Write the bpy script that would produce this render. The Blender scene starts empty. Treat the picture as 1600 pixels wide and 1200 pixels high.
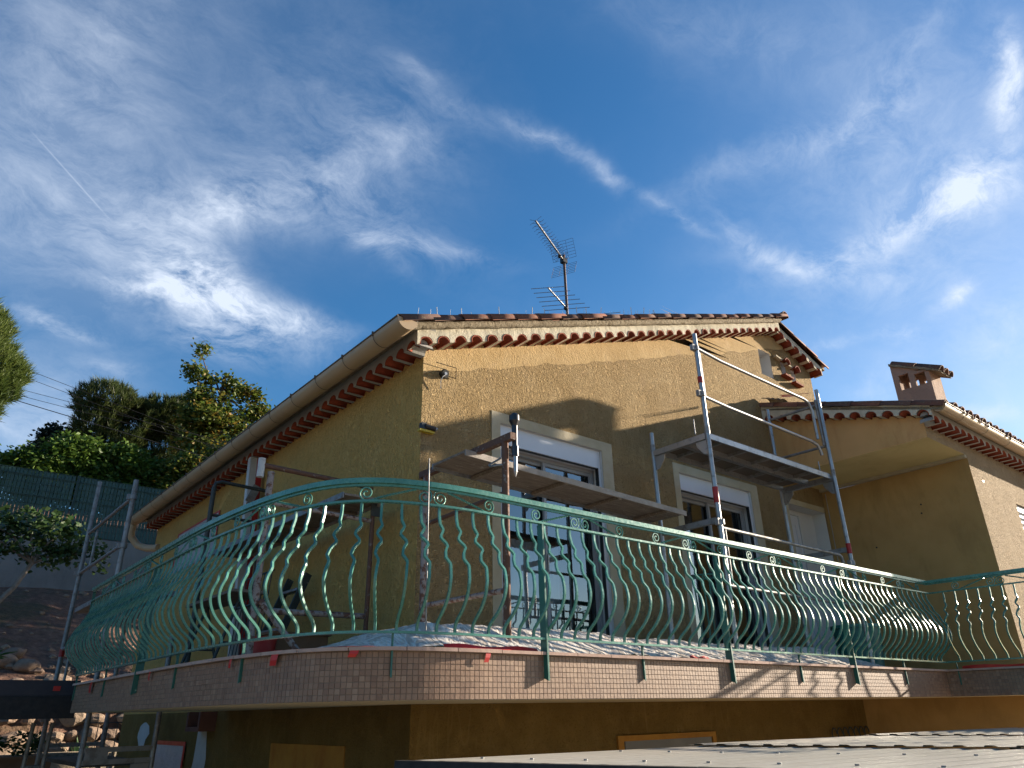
import bpy, bmesh, math, random
from mathutils import Vector, Matrix
from mathutils.noise import noise as pnoise
R_ = math.radians
rnd = random.Random(7)
S = bpy.context.scene
COL = S.collection

# ---------------------------------------------------------------- camera, sky, sun, exposure
cam_d = bpy.data.cameras.new('camera'); cam = bpy.data.objects.new('camera', cam_d); COL.objects.link(cam)
cam_d.sensor_width = 36.0; cam_d.lens = 25.515; cam_d.clip_start = 0.05; cam_d.clip_end = 3000
right = Vector((0.774577, -0.632239, -0.017425)); down = Vector((0.248045, 0.329001, -0.911171)); fwd = Vector((0.581810, 0.701450, 0.411660))
cam.matrix_world = Matrix(((right.x, -down.x, -fwd.x, 0), (right.y, -down.y, -fwd.y, 0), (right.z, -down.z, -fwd.z, 0), (0, 0, 0, 1)))
S.camera = cam
SUN_AZ, SUN_EL = R_(76.6), R_(15.5)     # azimuth measured from -Y towards +X
sun_dir = Vector((math.sin(SUN_AZ) * math.cos(SUN_EL), -math.cos(SUN_AZ) * math.cos(SUN_EL), math.sin(SUN_EL)))
sd = bpy.data.lights.new('sun', 'SUN'); sd.energy = 3.6; sd.angle = R_(0.55); sd.color = (1.0, 0.86, 0.68)
sun = bpy.data.objects.new('sun', sd); COL.objects.link(sun)
sun.rotation_euler = sun_dir.to_track_quat('Z', 'Y').to_euler(); sun.location = (30, -10, 30)
S.view_settings.view_transform = 'Standard'; S.view_settings.look = 'None'; S.view_settings.gamma = 1.0
S.view_settings.exposure = 2.0
S.view_settings.use_curve_mapping = False
S.render.engine = 'CYCLES'
S.cycles.max_bounces = 8; S.cycles.transparent_max_bounces = 12

VEILS = [
 ((0.008,0.797,0.604),(2.957,1.801,-2.412),(-6.549,3.926,-5.096),0.26),
 ((0.061,0.709,0.702),(1.836,-2.725,2.591),(11.439,3.45,-4.479),0.2),
 ((0.02,0.861,0.508),(6.352,0.041,-0.315),(-0.527,5.827,-9.861),0.2),
 ((0.223,0.693,0.685),(2.375,-2.803,2.063),(7.902,2.751,-5.362),0.13),
 ((0.285,0.752,0.594),(3.816,-2.499,1.33),(7.257,5.513,-10.459),0.16),
 ((0.594,0.308,0.743),(3.338,-2.242,-1.74),(4.262,13.255,-8.901),0.13),
 ((0.057,0.949,0.31),(8.012,-0.99,1.556),(3.313,4.451,-14.226),0.42),
 ((0.784,0.229,0.577),(1.092,-4.746,0.401),(5.129,0.572,-7.191),0.26),
 ((0.875,0.194,0.444),(1.777,-6.108,-0.837),(3.205,1.911,-7.144),0.26),
 ((0.917,0.252,0.308),(2.047,-5.762,-1.391),(3.426,4.581,-13.938),0.42),
 ((0.813,0.402,0.421),(2.598,-4.268,-0.943),(5.671,7.447,-18.09),0.14),
 ((0.675,0.223,0.703),(1.66,-7.029,0.637),(10.644,1.542,-10.719),0.1),
]
CLOUDS = [
 ((0.203,0.848,0.49),(15.008,-0.844,-4.766),(-5.737,13.16,-20.398),1.5),
 ((0.277,0.839,0.469),(11.599,-2.594,-2.202),(-1.741,16.757,-28.916),1),
 ((0.148,0.87,0.471),(20.07,-2.946,-0.87),(2.469,37.567,-70.204),0.7),
 ((0.236,0.87,0.432),(15.961,-3.523,-1.603),(0.34,19.426,-39.313),0.65),
 ((0.343,0.811,0.475),(16.222,-6.022,-1.444),(6.356,30.859,-57.288),0.5),
 ((0.243,0.757,0.607),(4.414,-3.549,2.657),(17.269,8.434,-17.424),0.28),
 ((0.348,0.657,0.668),(10.32,-4.318,-1.134),(3.947,13.447,-15.281),0.34),
 ((0.342,0.721,0.602),(7.212,-1.415,-2.399),(-3.011,17.724,-19.509),0.34),
 ((0.414,0.709,0.571),(8.114,-3.94,-0.994),(12.52,40.867,-59.792),0.4),
 ((0.39,0.732,0.558),(17.44,-1.983,-9.566),(-28.746,65.594,-66.001),0.3),
 ((0.195,0.793,0.577),(14.341,-6.831,4.534),(14.648,14.355,-24.706),0.4),
 ((0.16,0.802,0.575),(5.688,-2.15,1.419),(10.971,14.065,-22.673),0.2),
 ((0.057,0.904,0.424),(35.105,-1.723,-1.076),(-0.778,47.815,-101.96),0.65),
 ((0.093,0.905,0.414),(30.039,-1.623,-3.168),(-9.64,55.971,-120.095),0.6),
 ((0.11,0.888,0.447),(73.304,-11.001,3.801),(20.792,81.152,-166.128),0.3),
 ((0.138,0.913,0.384),(41.026,-6.336,0.284),(7.001,40.866,-99.597),0.35),
 ((0.471,0.545,0.694),(29.993,-14.704,-8.812),(14.124,65.237,-60.785),0.35),
 ((0.516,0.521,0.681),(20.496,-9.431,-8.313),(7.81,68.127,-58.031),0.5),
 ((0.576,0.502,0.645),(23.732,-4.726,-17.541),(-19.835,87.41,-50.387),0.5),
 ((0.647,0.47,0.6),(12.97,-6.495,-8.9),(-2.357,109.617,-83.436),0.35),
 ((0.686,0.448,0.573),(17.506,-10.396,-12.834),(1.88,162.472,-129.044),0.22),
 ((0.347,0.584,0.734),(24.236,-5.731,-6.908),(0.583,67.078,-53.604),0.3),
 ((0.391,0.589,0.707),(12.684,-4.284,-3.441),(5.083,52.386,-46.479),0.3),
 ((0.823,0.191,0.535),(3.817,-13.055,-1.2),(16.067,7.205,-27.286),0.85),
 ((0.81,0.27,0.521),(2.34,-8.431,0.731),(24.203,3.308,-39.322),0.55),
 ((0.83,0.168,0.532),(12.294,-19.511,-13.023),(8.983,19,-19.987),0.5),
 ((0.735,0.403,0.545),(11.883,-6.887,-10.939),(-2.177,47.922,-32.533),0.5),
 ((0.778,0.363,0.512),(6.143,-8.585,-3.251),(14.02,24.76,-38.885),0.35),
 ((0.805,0.107,0.584),(8.98,3.928,-13.102),(-13.361,57.143,7.975),0.95),
 ((0.79,0.09,0.606),(14.367,6.036,-19.62),(-19.57,87.434,12.57),0.6),
 ((0.715,0.311,0.626),(1.96,-5.831,0.659),(28.454,5.583,-35.249),0.35),
 ((0.736,0.167,0.656),(-1.615,-11.111,4.65),(23.255,-12.93,-22.82),0.3),
 ((0.773,0.22,0.594),(1.778,-7.681,0.535),(13.201,1.812,-17.853),0.28),
 ((0.872,0.23,0.431),(5.575,-42.733,11.542),(40.288,-14.643,-73.678),0.75),
 ((0.862,0.295,0.413),(17.556,-37.001,-10.222),(23.503,30.75,-70.941),0.5),
 ((0.898,0.211,0.385),(3.381,-17.813,1.876),(11.007,-0.583,-25.368),0.4),
 ((0.917,0.252,0.308),(8.512,-19.427,-9.484),(11.681,36.729,-64.753),0.5),
 ((0.831,0.369,0.417),(9.537,-20.677,-0.701),(45.572,24.843,-112.805),0.35),
 ((0.868,0.343,0.36),(5.249,-21.2,7.536),(19.265,-8.768,-38.086),0.25),
 ((0.839,0.264,0.475),(2.661,-7.02,-0.803),(10.804,6.706,-22.811),0.3),
 ((0.01,0.787,0.617),(3.452,2.109,-2.746),(-8.633,5.375,-6.726),0.2),
 ((0.033,0.721,0.692),(2.371,-3.418,3.448),(17.013,5.36,-6.382),0.16),
 ((0.016,0.854,0.52),(8.307,0.043,-0.327),(-0.557,7.967,-13.077),0.18),
 ((0.205,0.691,0.693),(2.88,-3.382,2.522),(10.316,3.73,-6.776),0.1),
 ((0.594,0.308,0.743),(4.006,-2.69,-2.088),(6.393,19.883,-13.351),0.14),
 ((0.053,0.945,0.324),(9.989,-1.264,2.04),(3.901,5.217,-15.872),0.35),
]
W = bpy.data.worlds.new('World'); S.world = W; W.use_nodes = True
def world():
    nt = W.node_tree; nt.nodes.clear(); N = nt.nodes; L = nt.links
    def M(op, a, b=None, c=None, clamp=False):
        n = N.new('ShaderNodeMath'); n.operation = op; n.use_clamp = clamp
        for i, v in enumerate((a, b, c)):
            if v is None: continue
            if isinstance(v, (int, float)): n.inputs[i].default_value = v
            else: L.new(v, n.inputs[i])
        return n.outputs[0]
    def DOT(a, v):
        n = N.new('ShaderNodeVectorMath'); n.operation = 'DOT_PRODUCT'; L.new(a, n.inputs[0]); n.inputs[1].default_value = v
        return n.outputs['Value']
    def NZ(vec, scale, det, rough=.5, dist=0):
        n = N.new('ShaderNodeTexNoise'); L.new(vec, n.inputs['Vector'])
        n.inputs['Scale'].default_value = scale; n.inputs['Detail'].default_value = det
        n.inputs['Roughness'].default_value = rough; n.inputs['Distortion'].default_value = dist
        return n
    out = N.new('ShaderNodeOutputWorld'); bg = N.new('ShaderNodeBackground')
    sky = N.new('ShaderNodeTexSky'); sky.sky_type = 'NISHITA'; sky.sun_disc = False
    sky.sun_elevation = SUN_EL; sky.sun_rotation = math.atan2(sun_dir.x, sun_dir.y)
    sky.air_density = 1.0; sky.dust_density = 0.6; sky.ozone_density = 3.0; sky.altitude = 100
    tc = N.new('ShaderNodeTexCoord'); D = tc.outputs['Generated']
    # warp the direction for wispy cloud edges
    w1 = NZ(D, 5.0, 5, .6); sub = N.new('ShaderNodeVectorMath'); sub.operation = 'SUBTRACT'
    L.new(w1.outputs['Color'], sub.inputs[0]); sub.inputs[1].default_value = (.5, .5, .5)
    sc = N.new('ShaderNodeVectorMath'); sc.operation = 'SCALE'; L.new(sub.outputs[0], sc.inputs[0]); sc.inputs['Scale'].default_value = .075
    ad = N.new('ShaderNodeVectorMath'); ad.operation = 'ADD'; L.new(D, ad.inputs[0]); L.new(sc.outputs[0], ad.inputs[1])
    Dw = ad.outputs[0]
    tot = None
    for c, u, v, s in CLOUDS:
        c = Vector(c); u = Vector(u); v = Vector(v)
        a = M('SUBTRACT', DOT(Dw, u), c.dot(u)); b = M('SUBTRACT', DOT(Dw, v), c.dot(v))
        q = M('MULTIPLY_ADD', a, a, M('MULTIPLY', b, b))
        e = M('EXPONENT', M('MULTIPLY', q, -1.0)) if hasattr(bpy.types, 'xx') else M('POWER', math.exp(-1.0), q)
        t = M('MULTIPLY', e, s)
        tot = t if tot is None else M('ADD', tot, t)
    # fibrous detail
    mp = N.new('ShaderNodeMapping'); L.new(Dw, mp.inputs[0]); mp.inputs['Rotation'].default_value = (.3, .5, .55); mp.inputs['Scale'].default_value = (1, 1.7, 2.3)
    f1 = NZ(mp.outputs[0], 8.0, 12, .70, .35).outputs[0]
    f2 = NZ(Dw, 3.2, 4, .6).outputs[0]
    fib = M('MULTIPLY_ADD', M('SUBTRACT', f1, .5), 3.9, 0.58, clamp=False)
    fib2 = M('MAXIMUM', fib, 0.08)
    den = M('MULTIPLY', tot, M('MULTIPLY_ADD', f2, .8, .55))
    dens = M('MULTIPLY', den, fib2)
    core = M('MULTIPLY', M('POWER', M('MINIMUM', tot, 1.2), 2.0), .30)
    dens = M('ADD', dens, M('MULTIPLY', core, fib2))
    # thin veil everywhere outside too
    veil = M('MULTIPLY', M('MAXIMUM', M('SUBTRACT', f2, .42), 0.0), M('MULTIPLY', fib2, .22))
    dens = M('ADD', dens, veil)
    vt = None
    for c, u, v, s in VEILS:
        c = Vector(c); u = Vector(u); v = Vector(v)
        a = M('SUBTRACT', DOT(Dw, u), c.dot(u)); b = M('SUBTRACT', DOT(Dw, v), c.dot(v))
        t = M('MULTIPLY', M('POWER', math.exp(-1.0), M('MULTIPLY_ADD', a, a, M('MULTIPLY', b, b))), s)
        vt = t if vt is None else M('ADD', vt, t)
    dens = M('ADD', dens, M('MULTIPLY', vt, M('MULTIPLY_ADD', fib2, .22, M('MULTIPLY', f2, 1.35))))
    # contrail
    nn = (-0.548, 0.4898, -0.6781); mid = (0.0338, 0.8229, 0.5671)
    d1 = M('ABSOLUTE', DOT(D, nn)); line = M('SUBTRACT', 1.0, M('MULTIPLY', d1, 1/0.0013), clamp=True)
    endm = M('MULTIPLY', M('SUBTRACT', DOT(D, mid), 0.99788), 600.0, clamp=True)
    dens = M('ADD', dens, M('MULTIPLY', M('MULTIPLY', line, endm), .30))
    dens = M('MULTIPLY', dens, .60)
    dens = M('MINIMUM', M('MAXIMUM', dens, 0.0), .93)
    hs = N.new('ShaderNodeHueSaturation'); L.new(sky.outputs[0], hs.inputs['Color']); hs.inputs['Saturation'].default_value = 1.26; hs.inputs['Value'].default_value = 0.93
    mx = N.new('ShaderNodeMix'); mx.data_type = 'RGBA'; L.new(dens, mx.inputs[0]); L.new(hs.outputs[0], mx.inputs[6])
    mx.inputs[7].default_value = (4.3, 4.8, 5.6, 1)
    L.new(mx.outputs[2], bg.inputs[0]); bg.inputs[1].default_value = 0.05
    L.new(bg.outputs[0], out.inputs[0])
world()

# ---------------------------------------------------------------- materials
def mat(name): 
    m = bpy.data.materials.new(name); m.use_nodes = True; m.node_tree.nodes.clear(); return m
class G:
    """small node-graph helper"""
    def __init__(s, name):
        s.m = mat(name); s.N = s.m.node_tree.nodes; s.L = s.m.node_tree.links
        s.out = s.N.new('ShaderNodeOutputMaterial'); s.b = s.N.new('ShaderNodeBsdfPrincipled'); s.L.new(s.b.outputs[0], s.out.inputs[0])
        s.tc = s.N.new('ShaderNodeTexCoord'); s.co = s.tc.outputs['Object']
    def set(s, sock, v):
        i = s.b.inputs[sock]
        if isinstance(v, (int, float)): i.default_value = v
        elif isinstance(v, tuple): i.default_value = v if len(v) == 4 else (*v, 1)
        else: s.L.new(v, i)
        return s
    def inp(s, n, i, v):
        if v is None: return
        if isinstance(v, (int, float)): n.inputs[i].default_value = v
        elif isinstance(v, tuple): n.inputs[i].default_value = v
        else: s.L.new(v, n.inputs[i])
    def math(s, op, a, b=None, c=None, clamp=False):
        n = s.N.new('ShaderNodeMath'); n.operation = op; n.use_clamp = clamp
        for i, v in enumerate((a, b, c)): s.inp(n, i, v)
        return n.outputs[0]
    def mapping(s, scale=(1, 1, 1), rot=(0, 0, 0), loc=(0, 0, 0), vec=None):
        n = s.N.new('ShaderNodeMapping'); s.L.new(vec or s.co, n.inputs[0])
        n.inputs['Scale'].default_value = scale; n.inputs['Rotation'].default_value = rot; n.inputs['Location'].default_value = loc
        return n.outputs[0]
    def noise(s, scale, det=4, rough=.5, dist=0, vec=None, col=False):
        n = s.N.new('ShaderNodeTexNoise'); s.L.new(vec or s.co, n.inputs['Vector'])
        n.inputs['Scale'].default_value = scale; n.inputs['Detail'].default_value = det; n.inputs['Roughness'].default_value = rough; n.inputs['Distortion'].default_value = dist
        return n.outputs[1 if col else 0]
    def voro(s, scale, feat='F1', vec=None, outp='Distance', rand=1):
        n = s.N.new('ShaderNodeTexVoronoi'); n.feature = feat; s.L.new(vec or s.co, n.inputs['Vector']); n.inputs['Scale'].default_value = scale
        n.inputs['Randomness'].default_value = rand
        return n.outputs[outp]
    def ramp(s, fac, stops, const=False):
        n = s.N.new('ShaderNodeValToRGB'); s.L.new(fac, n.inputs[0]); e = n.color_ramp.elements
        if const: n.color_ramp.interpolation = 'CONSTANT'
        while len(e) < len(stops): e.new(.5)
        for k, (p, c) in enumerate(stops):
            e[k].position = p; e[k].color = (c, c, c, 1) if isinstance(c, (int, float)) else (*c, 1)
        return n.outputs[0]
    def mix(s, f, a, b, mode='MIX'):
        n = s.N.new('ShaderNodeMix'); n.data_type = 'RGBA'; n.blend_type = mode
        s.inp(n, 0, f); s.inp(n, 6, a if not (isinstance(a, tuple) and len(a) == 3) else (*a, 1)); s.inp(n, 7, b if not (isinstance(b, tuple) and len(b) == 3) else (*b, 1))
        return n.outputs[2]
    def bump(s, h, dist=.01, strength=1.0, prev=None):
        n = s.N.new('ShaderNodeBump'); s.L.new(h, n.inputs['Height']); n.inputs['Distance'].default_value = dist; n.inputs['Strength'].default_value = strength
        if prev: s.L.new(prev, n.inputs['Normal'])
        s.L.new(n.outputs[0], s.b.inputs['Normal']); return n.outputs[0]
    def island(s): return s.N.new('ShaderNodeNewGeometry').outputs['Random Per Island']
    def objrand(s): return s.N.new('ShaderNodeObjectInfo').outputs['Random']
    def pos(s):
        n = s.N.new('ShaderNodeSeparateXYZ'); g = s.N.new('ShaderNodeNewGeometry'); s.L.new(g.outputs['Position'], n.inputs[0]); return n.outputs
    def usepos(s):
        g = s.N.new('ShaderNodeNewGeometry'); s.co = g.outputs['Position']; return s

def stucco(name, base, dark, light, depth=.012, smooth=None, vert=1.0, grain=42):
    g = G(name).usepos()
    warp = g.noise(9, 3, .5)
    vm = g.mapping((1, 1, vert))
    n1 = g.noise(grain, 3, .6, 1.6, vec=vm); n2 = g.voro(grain * .8, 'SMOOTH_F1', vec=vm); n3 = g.noise(grain * 3, 2, .6)
    h = g.math('ADD', g.math('MULTIPLY', g.ramp(n1, [(.36, 0), (.62, 1)]), .7), g.math('MULTIPLY', n2, .5))
    h = g.math('ADD', h, g.math('MULTIPLY', n3, .12))
    # long slanting trowel scratches
    sm = g.mapping((1, 1, .12), rot=(0, R_(-24), 0)); sn = g.noise(7.5, 2, .5, vec=sm)
    scr = g.math('MULTIPLY', g.ramp(sn, [(.585, 0), (.61, 1), (.635, 0)]), g.ramp(g.noise(.9, 2), [(.45, 0), (.55, 1)]))
    patch = g.math('MULTIPLY', g.ramp(g.noise(1.3, 3, .5, .8), [(.66, 0), (.70, 1)]), .55)
    if smooth is not None:
        p = g.pos(); band = smooth(g, p)
        patch = g.math('MAXIMUM', patch, band)
    h = g.math('MULTIPLY', h, g.math('SUBTRACT', 1.0, g.math('MULTIPLY', patch, .88)))
    h = g.math('ADD', h, g.math('MULTIPLY', g.math('MULTIPLY', scr, g.math('SUBTRACT', 1.0, patch)), .25))
    big = g.noise(.8, 4, .6); mid = g.noise(4, 4, .6)
    c = g.mix(g.ramp(big, [(.35, 0), (.7, 1)]), base, dark)
    c = g.mix(g.math('MULTIPLY', g.ramp(mid, [(.45, 0), (.7, 1)]), .5), c, light)
    stain = g.ramp(g.noise(1.0, 5, .65, .3, vec=g.mapping((1.6, 1.6, .35))), [(.55, 0), (.75, 1)])
    c = g.mix(g.math('MULTIPLY', stain, .30), c, (dark[0] * .7, dark[1] * .68, dark[2] * .7))
    pit = g.math('MULTIPLY', g.ramp(h, [(.12, 1), (.50, 0)]), g.math('SUBTRACT', 1.0, patch))
    c = g.mix(g.math('MULTIPLY', pit, .75), c, (dark[0] * .55, dark[1] * .52, dark[2] * .5))
    c = g.mix(g.math('MULTIPLY', scr, .16), c, tuple(min(.8, k * 1.25 + .03) for k in light))
    c = g.mix(g.math('MULTIPLY', g.ramp(g.noise(2.3, 5, .7, 1.2), [(.56, 0), (.72, 1), (.85, .4)]), .14), c, (light[0] * .95, light[1] * .92, light[2] * 1.25))
    g.set('Base Color', c).set('Roughness', .93).set('Specular IOR Level', .15)
    g.bump(h, depth, 1.0)
    return g.m
def front_band(g, p):    # trowelled smooth strip directly under the tile cornice
    f = g.math('SUBTRACT', p[2], g.math('MULTIPLY_ADD', p[0], .348, 1.80))
    f = g.math('ADD', f, g.math('MULTIPLY', g.noise(2.5, 2), .14))
    return g.math('MULTIPLY', g.math('GREATER_THAN', f, .07), g.math('LESS_THAN', p[1], 5.5))
M_STUC = stucco('ochre_stucco', (.46, .325, .16), (.375, .255, .115), (.54, .40, .22), .038, front_band, .75, 40)
M_STUC_L = stucco('ochre_stucco_shade_lift', (.68, .435, .145), (.59, .365, .115), (.72, .48, .18), .024, None, .6, 40)  # side-wall copy of the ochre, colour lifted and warmed to brighten its shade
M_STUC_A = stucco('pale_stucco_annex', (.42, .32, .205), (.36, .27, .165), (.50, .39, .265), .026, None, .5, 46)

def plaster(name, a, b, bump=.003, scale=6, rough=.9, stain=None, sfac=.5):
    g = G(name).usepos()
    n = g.noise(scale, 5, .65); n2 = g.noise(scale * .25, 3, .6)
    c = g.mix(g.ramp(g.math('ADD', g.math('MULTIPLY', n, .5), g.math('MULTIPLY', n2, .5)), [(.38, 0), (.62, 1)]), a, b)
    if stain:
        st = g.ramp(g.noise(3, 6, .7, .4, vec=g.mapping((1, 1, .4))), [(.5, 0), (.68, 1)])
        c = g.mix(g.math('MULTIPLY', st, sfac), c, stain)
    g.set('Base Color', c).set('Roughness', rough).set('Specular IOR Level', .2)
    g.bump(g.math('ADD', g.noise(scale * 8, 4, .6), g.math('MULTIPLY', g.noise(scale * 1.2, 3), 2)), bump, 1)
    return g.m
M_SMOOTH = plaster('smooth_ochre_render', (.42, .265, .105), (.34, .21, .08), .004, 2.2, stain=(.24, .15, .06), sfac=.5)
M_BEAM = plaster('patched_beam_render', (.58, .345, .15), (.50, .305, .125), .004, 2, stain=(.36, .15, .05), sfac=.5)
M_SURR = plaster('pale_window_surround', (.42, .37, .27), (.36, .31, .21), .003, 5)
M_SOFFIT = plaster('yellowish_soffit', (.56, .47, .24), (.48, .39, .19), .002, 1.6, stain=(.36, .29, .14), sfac=.35)
M_FASCIA = plaster('weathered_white_fascia', (.58, .54, .44), (.48, .44, .34), .006, 9, stain=(.27, .25, .19), sfac=.6)
M_GREYF = plaster('grey_fascia', (.36, .35, .33), (.30, .29, .27), .003, 5, stain=(.22, .21, .2))
M_SLABSOF = plaster('balcony_soffit', (.58, .48, .31), (.50, .41, .26), .002, 3)
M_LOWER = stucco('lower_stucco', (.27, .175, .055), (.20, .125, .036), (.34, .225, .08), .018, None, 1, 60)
M_REVEAL = plaster('white_reveal', (.55, .55, .54), (.5, .5, .5), .001, 3)
M_CONC = plaster('grey_concrete', (.22, .22, .215), (.17, .17, .165), .006, 1.2, stain=(.12, .12, .115))
M_PATCH = plaster('white_filler', (.45, .44, .42), (.40, .39, .37), .003, 9)
M_ORANGE = plaster('raw_orange_render', (.34, .17, .035), (.28, .135, .03), .003, 6, stain=(.2, .07, .015))
M_CHIM = plaster('pinkish_chimney_render', (.36, .245, .185), (.31, .21, .16), .004, 7)
M_MORTAR = plaster('roof_mortar', (.34, .29, .21), (.26, .21, .14), .02, 22, stain=(.15, .12, .08))

def tilemat(name, cols, lich=None, rough=.85):
    g = G(name)
    r = g.objrand(); isl = g.island(); g.usepos()
    rr = g.math('FRACT', g.math('ADD', g.math('MULTIPLY', r, 7.3), g.math('MULTIPLY', isl, 3.7)))
    c = g.ramp(rr, [(i / (len(cols) - 1), k) for i, k in enumerate(cols)])
    n = g.noise(14, 5, .65)
    c = g.mix(g.math('MULTIPLY', g.ramp(n, [(.4, 0), (.7, 1)]), .5), c, tuple(x * .62 for x in cols[0]))
    if lich: c = g.mix(g.ramp(g.noise(28, 4, .7), [(.56, 0), (.66, .8)]), c, lich)
    g.set('Base Color', c).set('Roughness', rough).set('Specular IOR Level', .25); g.bump(n, .006, .6)
    return g.m
M_GTILE = tilemat('red_terracotta', [(.19, .036, .018), (.25, .055, .024), (.15, .032, .017)])
M_RTILE = tilemat('weathered_roof_tile', [(.15, .065, .045), (.20, .08, .05), (.10, .06, .05), (.24, .11, .07)], (.20, .17, .11))
M_COPING = tilemat('pink_coping_stone', [(.42, .29, .24), (.46, .33, .27), (.38, .26, .21)])
def mosaic():
    g = G('brown_mosaic_tile'); r = g.objrand(); isl = g.island(); g.usepos()
    rr = g.math('FRACT', g.math('ADD', g.math('MULTIPLY', r, 17.3), g.math('MULTIPLY', isl, 13.7)))
    c = g.ramp(rr, [(0, (.225, .135, .085)), (.4, (.265, .162, .102)), (.75, (.185, .105, .066)), (1, (.31, .20, .13))])
    c = g.mix(g.math('MULTIPLY', g.ramp(g.noise(2.2, 4, .6), [(.4, 0), (.7, 1)]), .35), c, (.19, .13, .10))
    g.set('Base Color', c).set('Roughness', .5).set('Specular IOR Level', .4); g.bump(g.noise(60, 2), .001, 1)
    return g.m
M_MOSAIC = mosaic()
M_GROUT = plaster('grout', (.26, .205, .16), (.15, .11, .08), .001, 2.5)

def metal(name, base, rough=.4, met=0.0, worn=None, wf=(.6, .72), scale=18, bump=.0006, var=.8):
    g = G(name); g.usepos()
    n = g.noise(scale, 5, .65); n2 = g.noise(scale * .2, 3)
    c = g.mix(g.ramp(n2, [(.35, 0), (.7, 1)]), base, tuple(x * var for x in base))
    if worn: c = g.mix(g.ramp(n, [(wf[0], 0), (wf[1], 1)]), c, worn)
    g.set('Base Color', c).set('Metallic', met).set('Roughness', g.ramp(n, [(.3, rough * .8), (.7, min(1, rough * 1.3))]))
    g.bump(n, bump, 1); return g.m
M_GREEN = metal('green_paint', (.075, .235, .19), .27, .08, (.14, .32, .27), (.60, .70), 30, var=.75)
M_GREEN_D = metal('dark_green_paint', (.022, .125, .098), .38, 0.0, (.20, .36, .30), (.64, .70), 25)
M_GALV = metal('galvanised_steel', (.36, .37, .385), .42, .75, (.22, .22, .22), (.55, .7), 16)
M_GALVD = metal('dull_galvanised', (.26, .265, .27), .55, .5, (.17, .16, .15), (.5, .65), 12)
M_RUST = metal('rusty_steel', (.13, .065, .042), .75, .2, (.27, .24, .22), (.60, .66), 20, .003)
M_RUSTW = metal('rust_with_white_paint', (.30, .25, .23), .7, .1, (.13, .06, .04), (.50, .56), 24, .003)
M_BLACKT = metal('blackened_tube', (.05, .06, .06), .6, .3, (.16, .15, .14), (.6, .66), 26, .003)
M_DARKALU = metal('dark_aluminium', (.007, .0075, .009), .6, .0)
M_DARKBLUE = metal('bluish_grey_aluminium', (.022, .023, .034), .5, .1)
M_RED = metal('red_paint', (.33, .012, .012), .5, 0)
M_REDTAPE = metal('red_tape', (.50, .018, .014), .4, 0)
M_FRAME = metal('grey_white_frame', (.30, .31, .33), .4, 0, None, bump=.0001, var=.9)
M_WHITEP = metal('white_pvc', (.58, .60, .64), .35, 0, None, bump=.0001, var=.95)
M_WHITEW = metal('white_painted_pole', (.5, .5, .49), .5, 0, (.25, .2, .18), (.62, .68), 20)
M_GUTTER = metal('beige_gutter', (.42, .31, .19), .45, 0, (.33, .24, .15), (.55, .75), 3)
M_GUTJ = metal('gutter_joint', (.10, .08, .06), .6, 0)
M_ANT = metal('antenna_alu', (.42, .42, .42), .35, .8)
M_ANTD = metal('antenna_mast', (.07, .055, .055), .6, .3, (.16, .08, .05), (.5, .6))
M_BLACK = metal('black_plastic', (.012, .012, .013), .45, 0)
M_YELLOW = metal('yellow_plastic', (.45, .33, .02), .5, 0)
M_WIRE = metal('white_wire', (.6, .6, .6), .5, 0)
M_TEALPL = metal('teal_plastic', (.01, .14, .13), .35, 0)
M_SHEETM = metal('corrugated_cream_metal', (.56, .53, .46), .34, .2, (.38, .35, .29), (.5, .75), 2.5, .0004)
def wood():
    g = G('weathered_plank').usepos()
    v = g.mapping((1.2, 14, 14)); n = g.noise(4, 6, .65, .4, vec=v)
    c = g.ramp(n, [(.3, (.10, .075, .055)), (.55, (.19, .15, .115)), (.75, (.27, .235, .20))])
    c = g.mix(g.ramp(g.noise(20, 4, .7), [(.62, 0), (.68, .7)]), c, (.36, .35, .33))
    g.set('Base Color', c).set('Roughness', .85); g.bump(n, .004, 1); return g.m
M_WOOD = wood()
def deckmat():
    g = G('perforated_steel_deck').usepos()
    v = g.voro(26, 'F1', rand=0)
    h = g.ramp(v, [(.20, 0), (.26, 1)])
    c = g.mix(h, (.015, .012, .01), (.13, .105, .085)); g.set('Base Color', c).set('Metallic', .4).set('Roughness', .55)
    g.bump(h, .004, 1); return g.m
M_DECK = deckmat()
def glass():
    g = G('window_glass'); N = g.N; L = g.L; N.remove(g.b)
    tr = N.new('ShaderNodeBsdfTransparent'); tr.inputs[0].default_value = (.80, .86, .88, 1)
    gl = N.new('ShaderNodeBsdfGlossy'); gl.inputs['Roughness'].default_value = .012; gl.inputs[0].default_value = (1, 1, 1, 1)
    bp = N.new('ShaderNodeBump'); bp.inputs['Distance'].default_value = .004; bp.inputs['Strength'].default_value = .5
    L.new(g.usepos().noise(1.6, 1), bp.inputs['Height']); L.new(bp.outputs[0], gl.inputs['Normal'])
    fr = N.new('ShaderNodeFresnel'); fr.inputs[0].default_value = 1.9
    fa = g.math('MULTIPLY_ADD', fr.outputs[0], 1.1, .10, clamp=True)
    mx = N.new('ShaderNodeMixShader'); L.new(fa, mx.inputs[0]); L.new(tr.outputs[0], mx.inputs[1]); L.new(gl.outputs[0], mx.inputs[2]); L.new(mx.outputs[0], g.out.inputs[0])
    return g.m
M_GLASS = glass()
def cloth(name, a, b, rough=.9):
    g = G(name).usepos(); n = g.noise(5, 3); g.set('Base Color', g.mix(n, a, b)).set('Roughness', rough); return g.m
M_CURT = cloth('pale_curtain', (.62, .64, .68), (.55, .57, .62)); M_CURTD = cloth('dark_curtain', (.05, .055, .065), (.08, .08, .09)); M_ROOM = cloth('dark_room', (.03, .03, .03), (.02, .02, .02))
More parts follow.
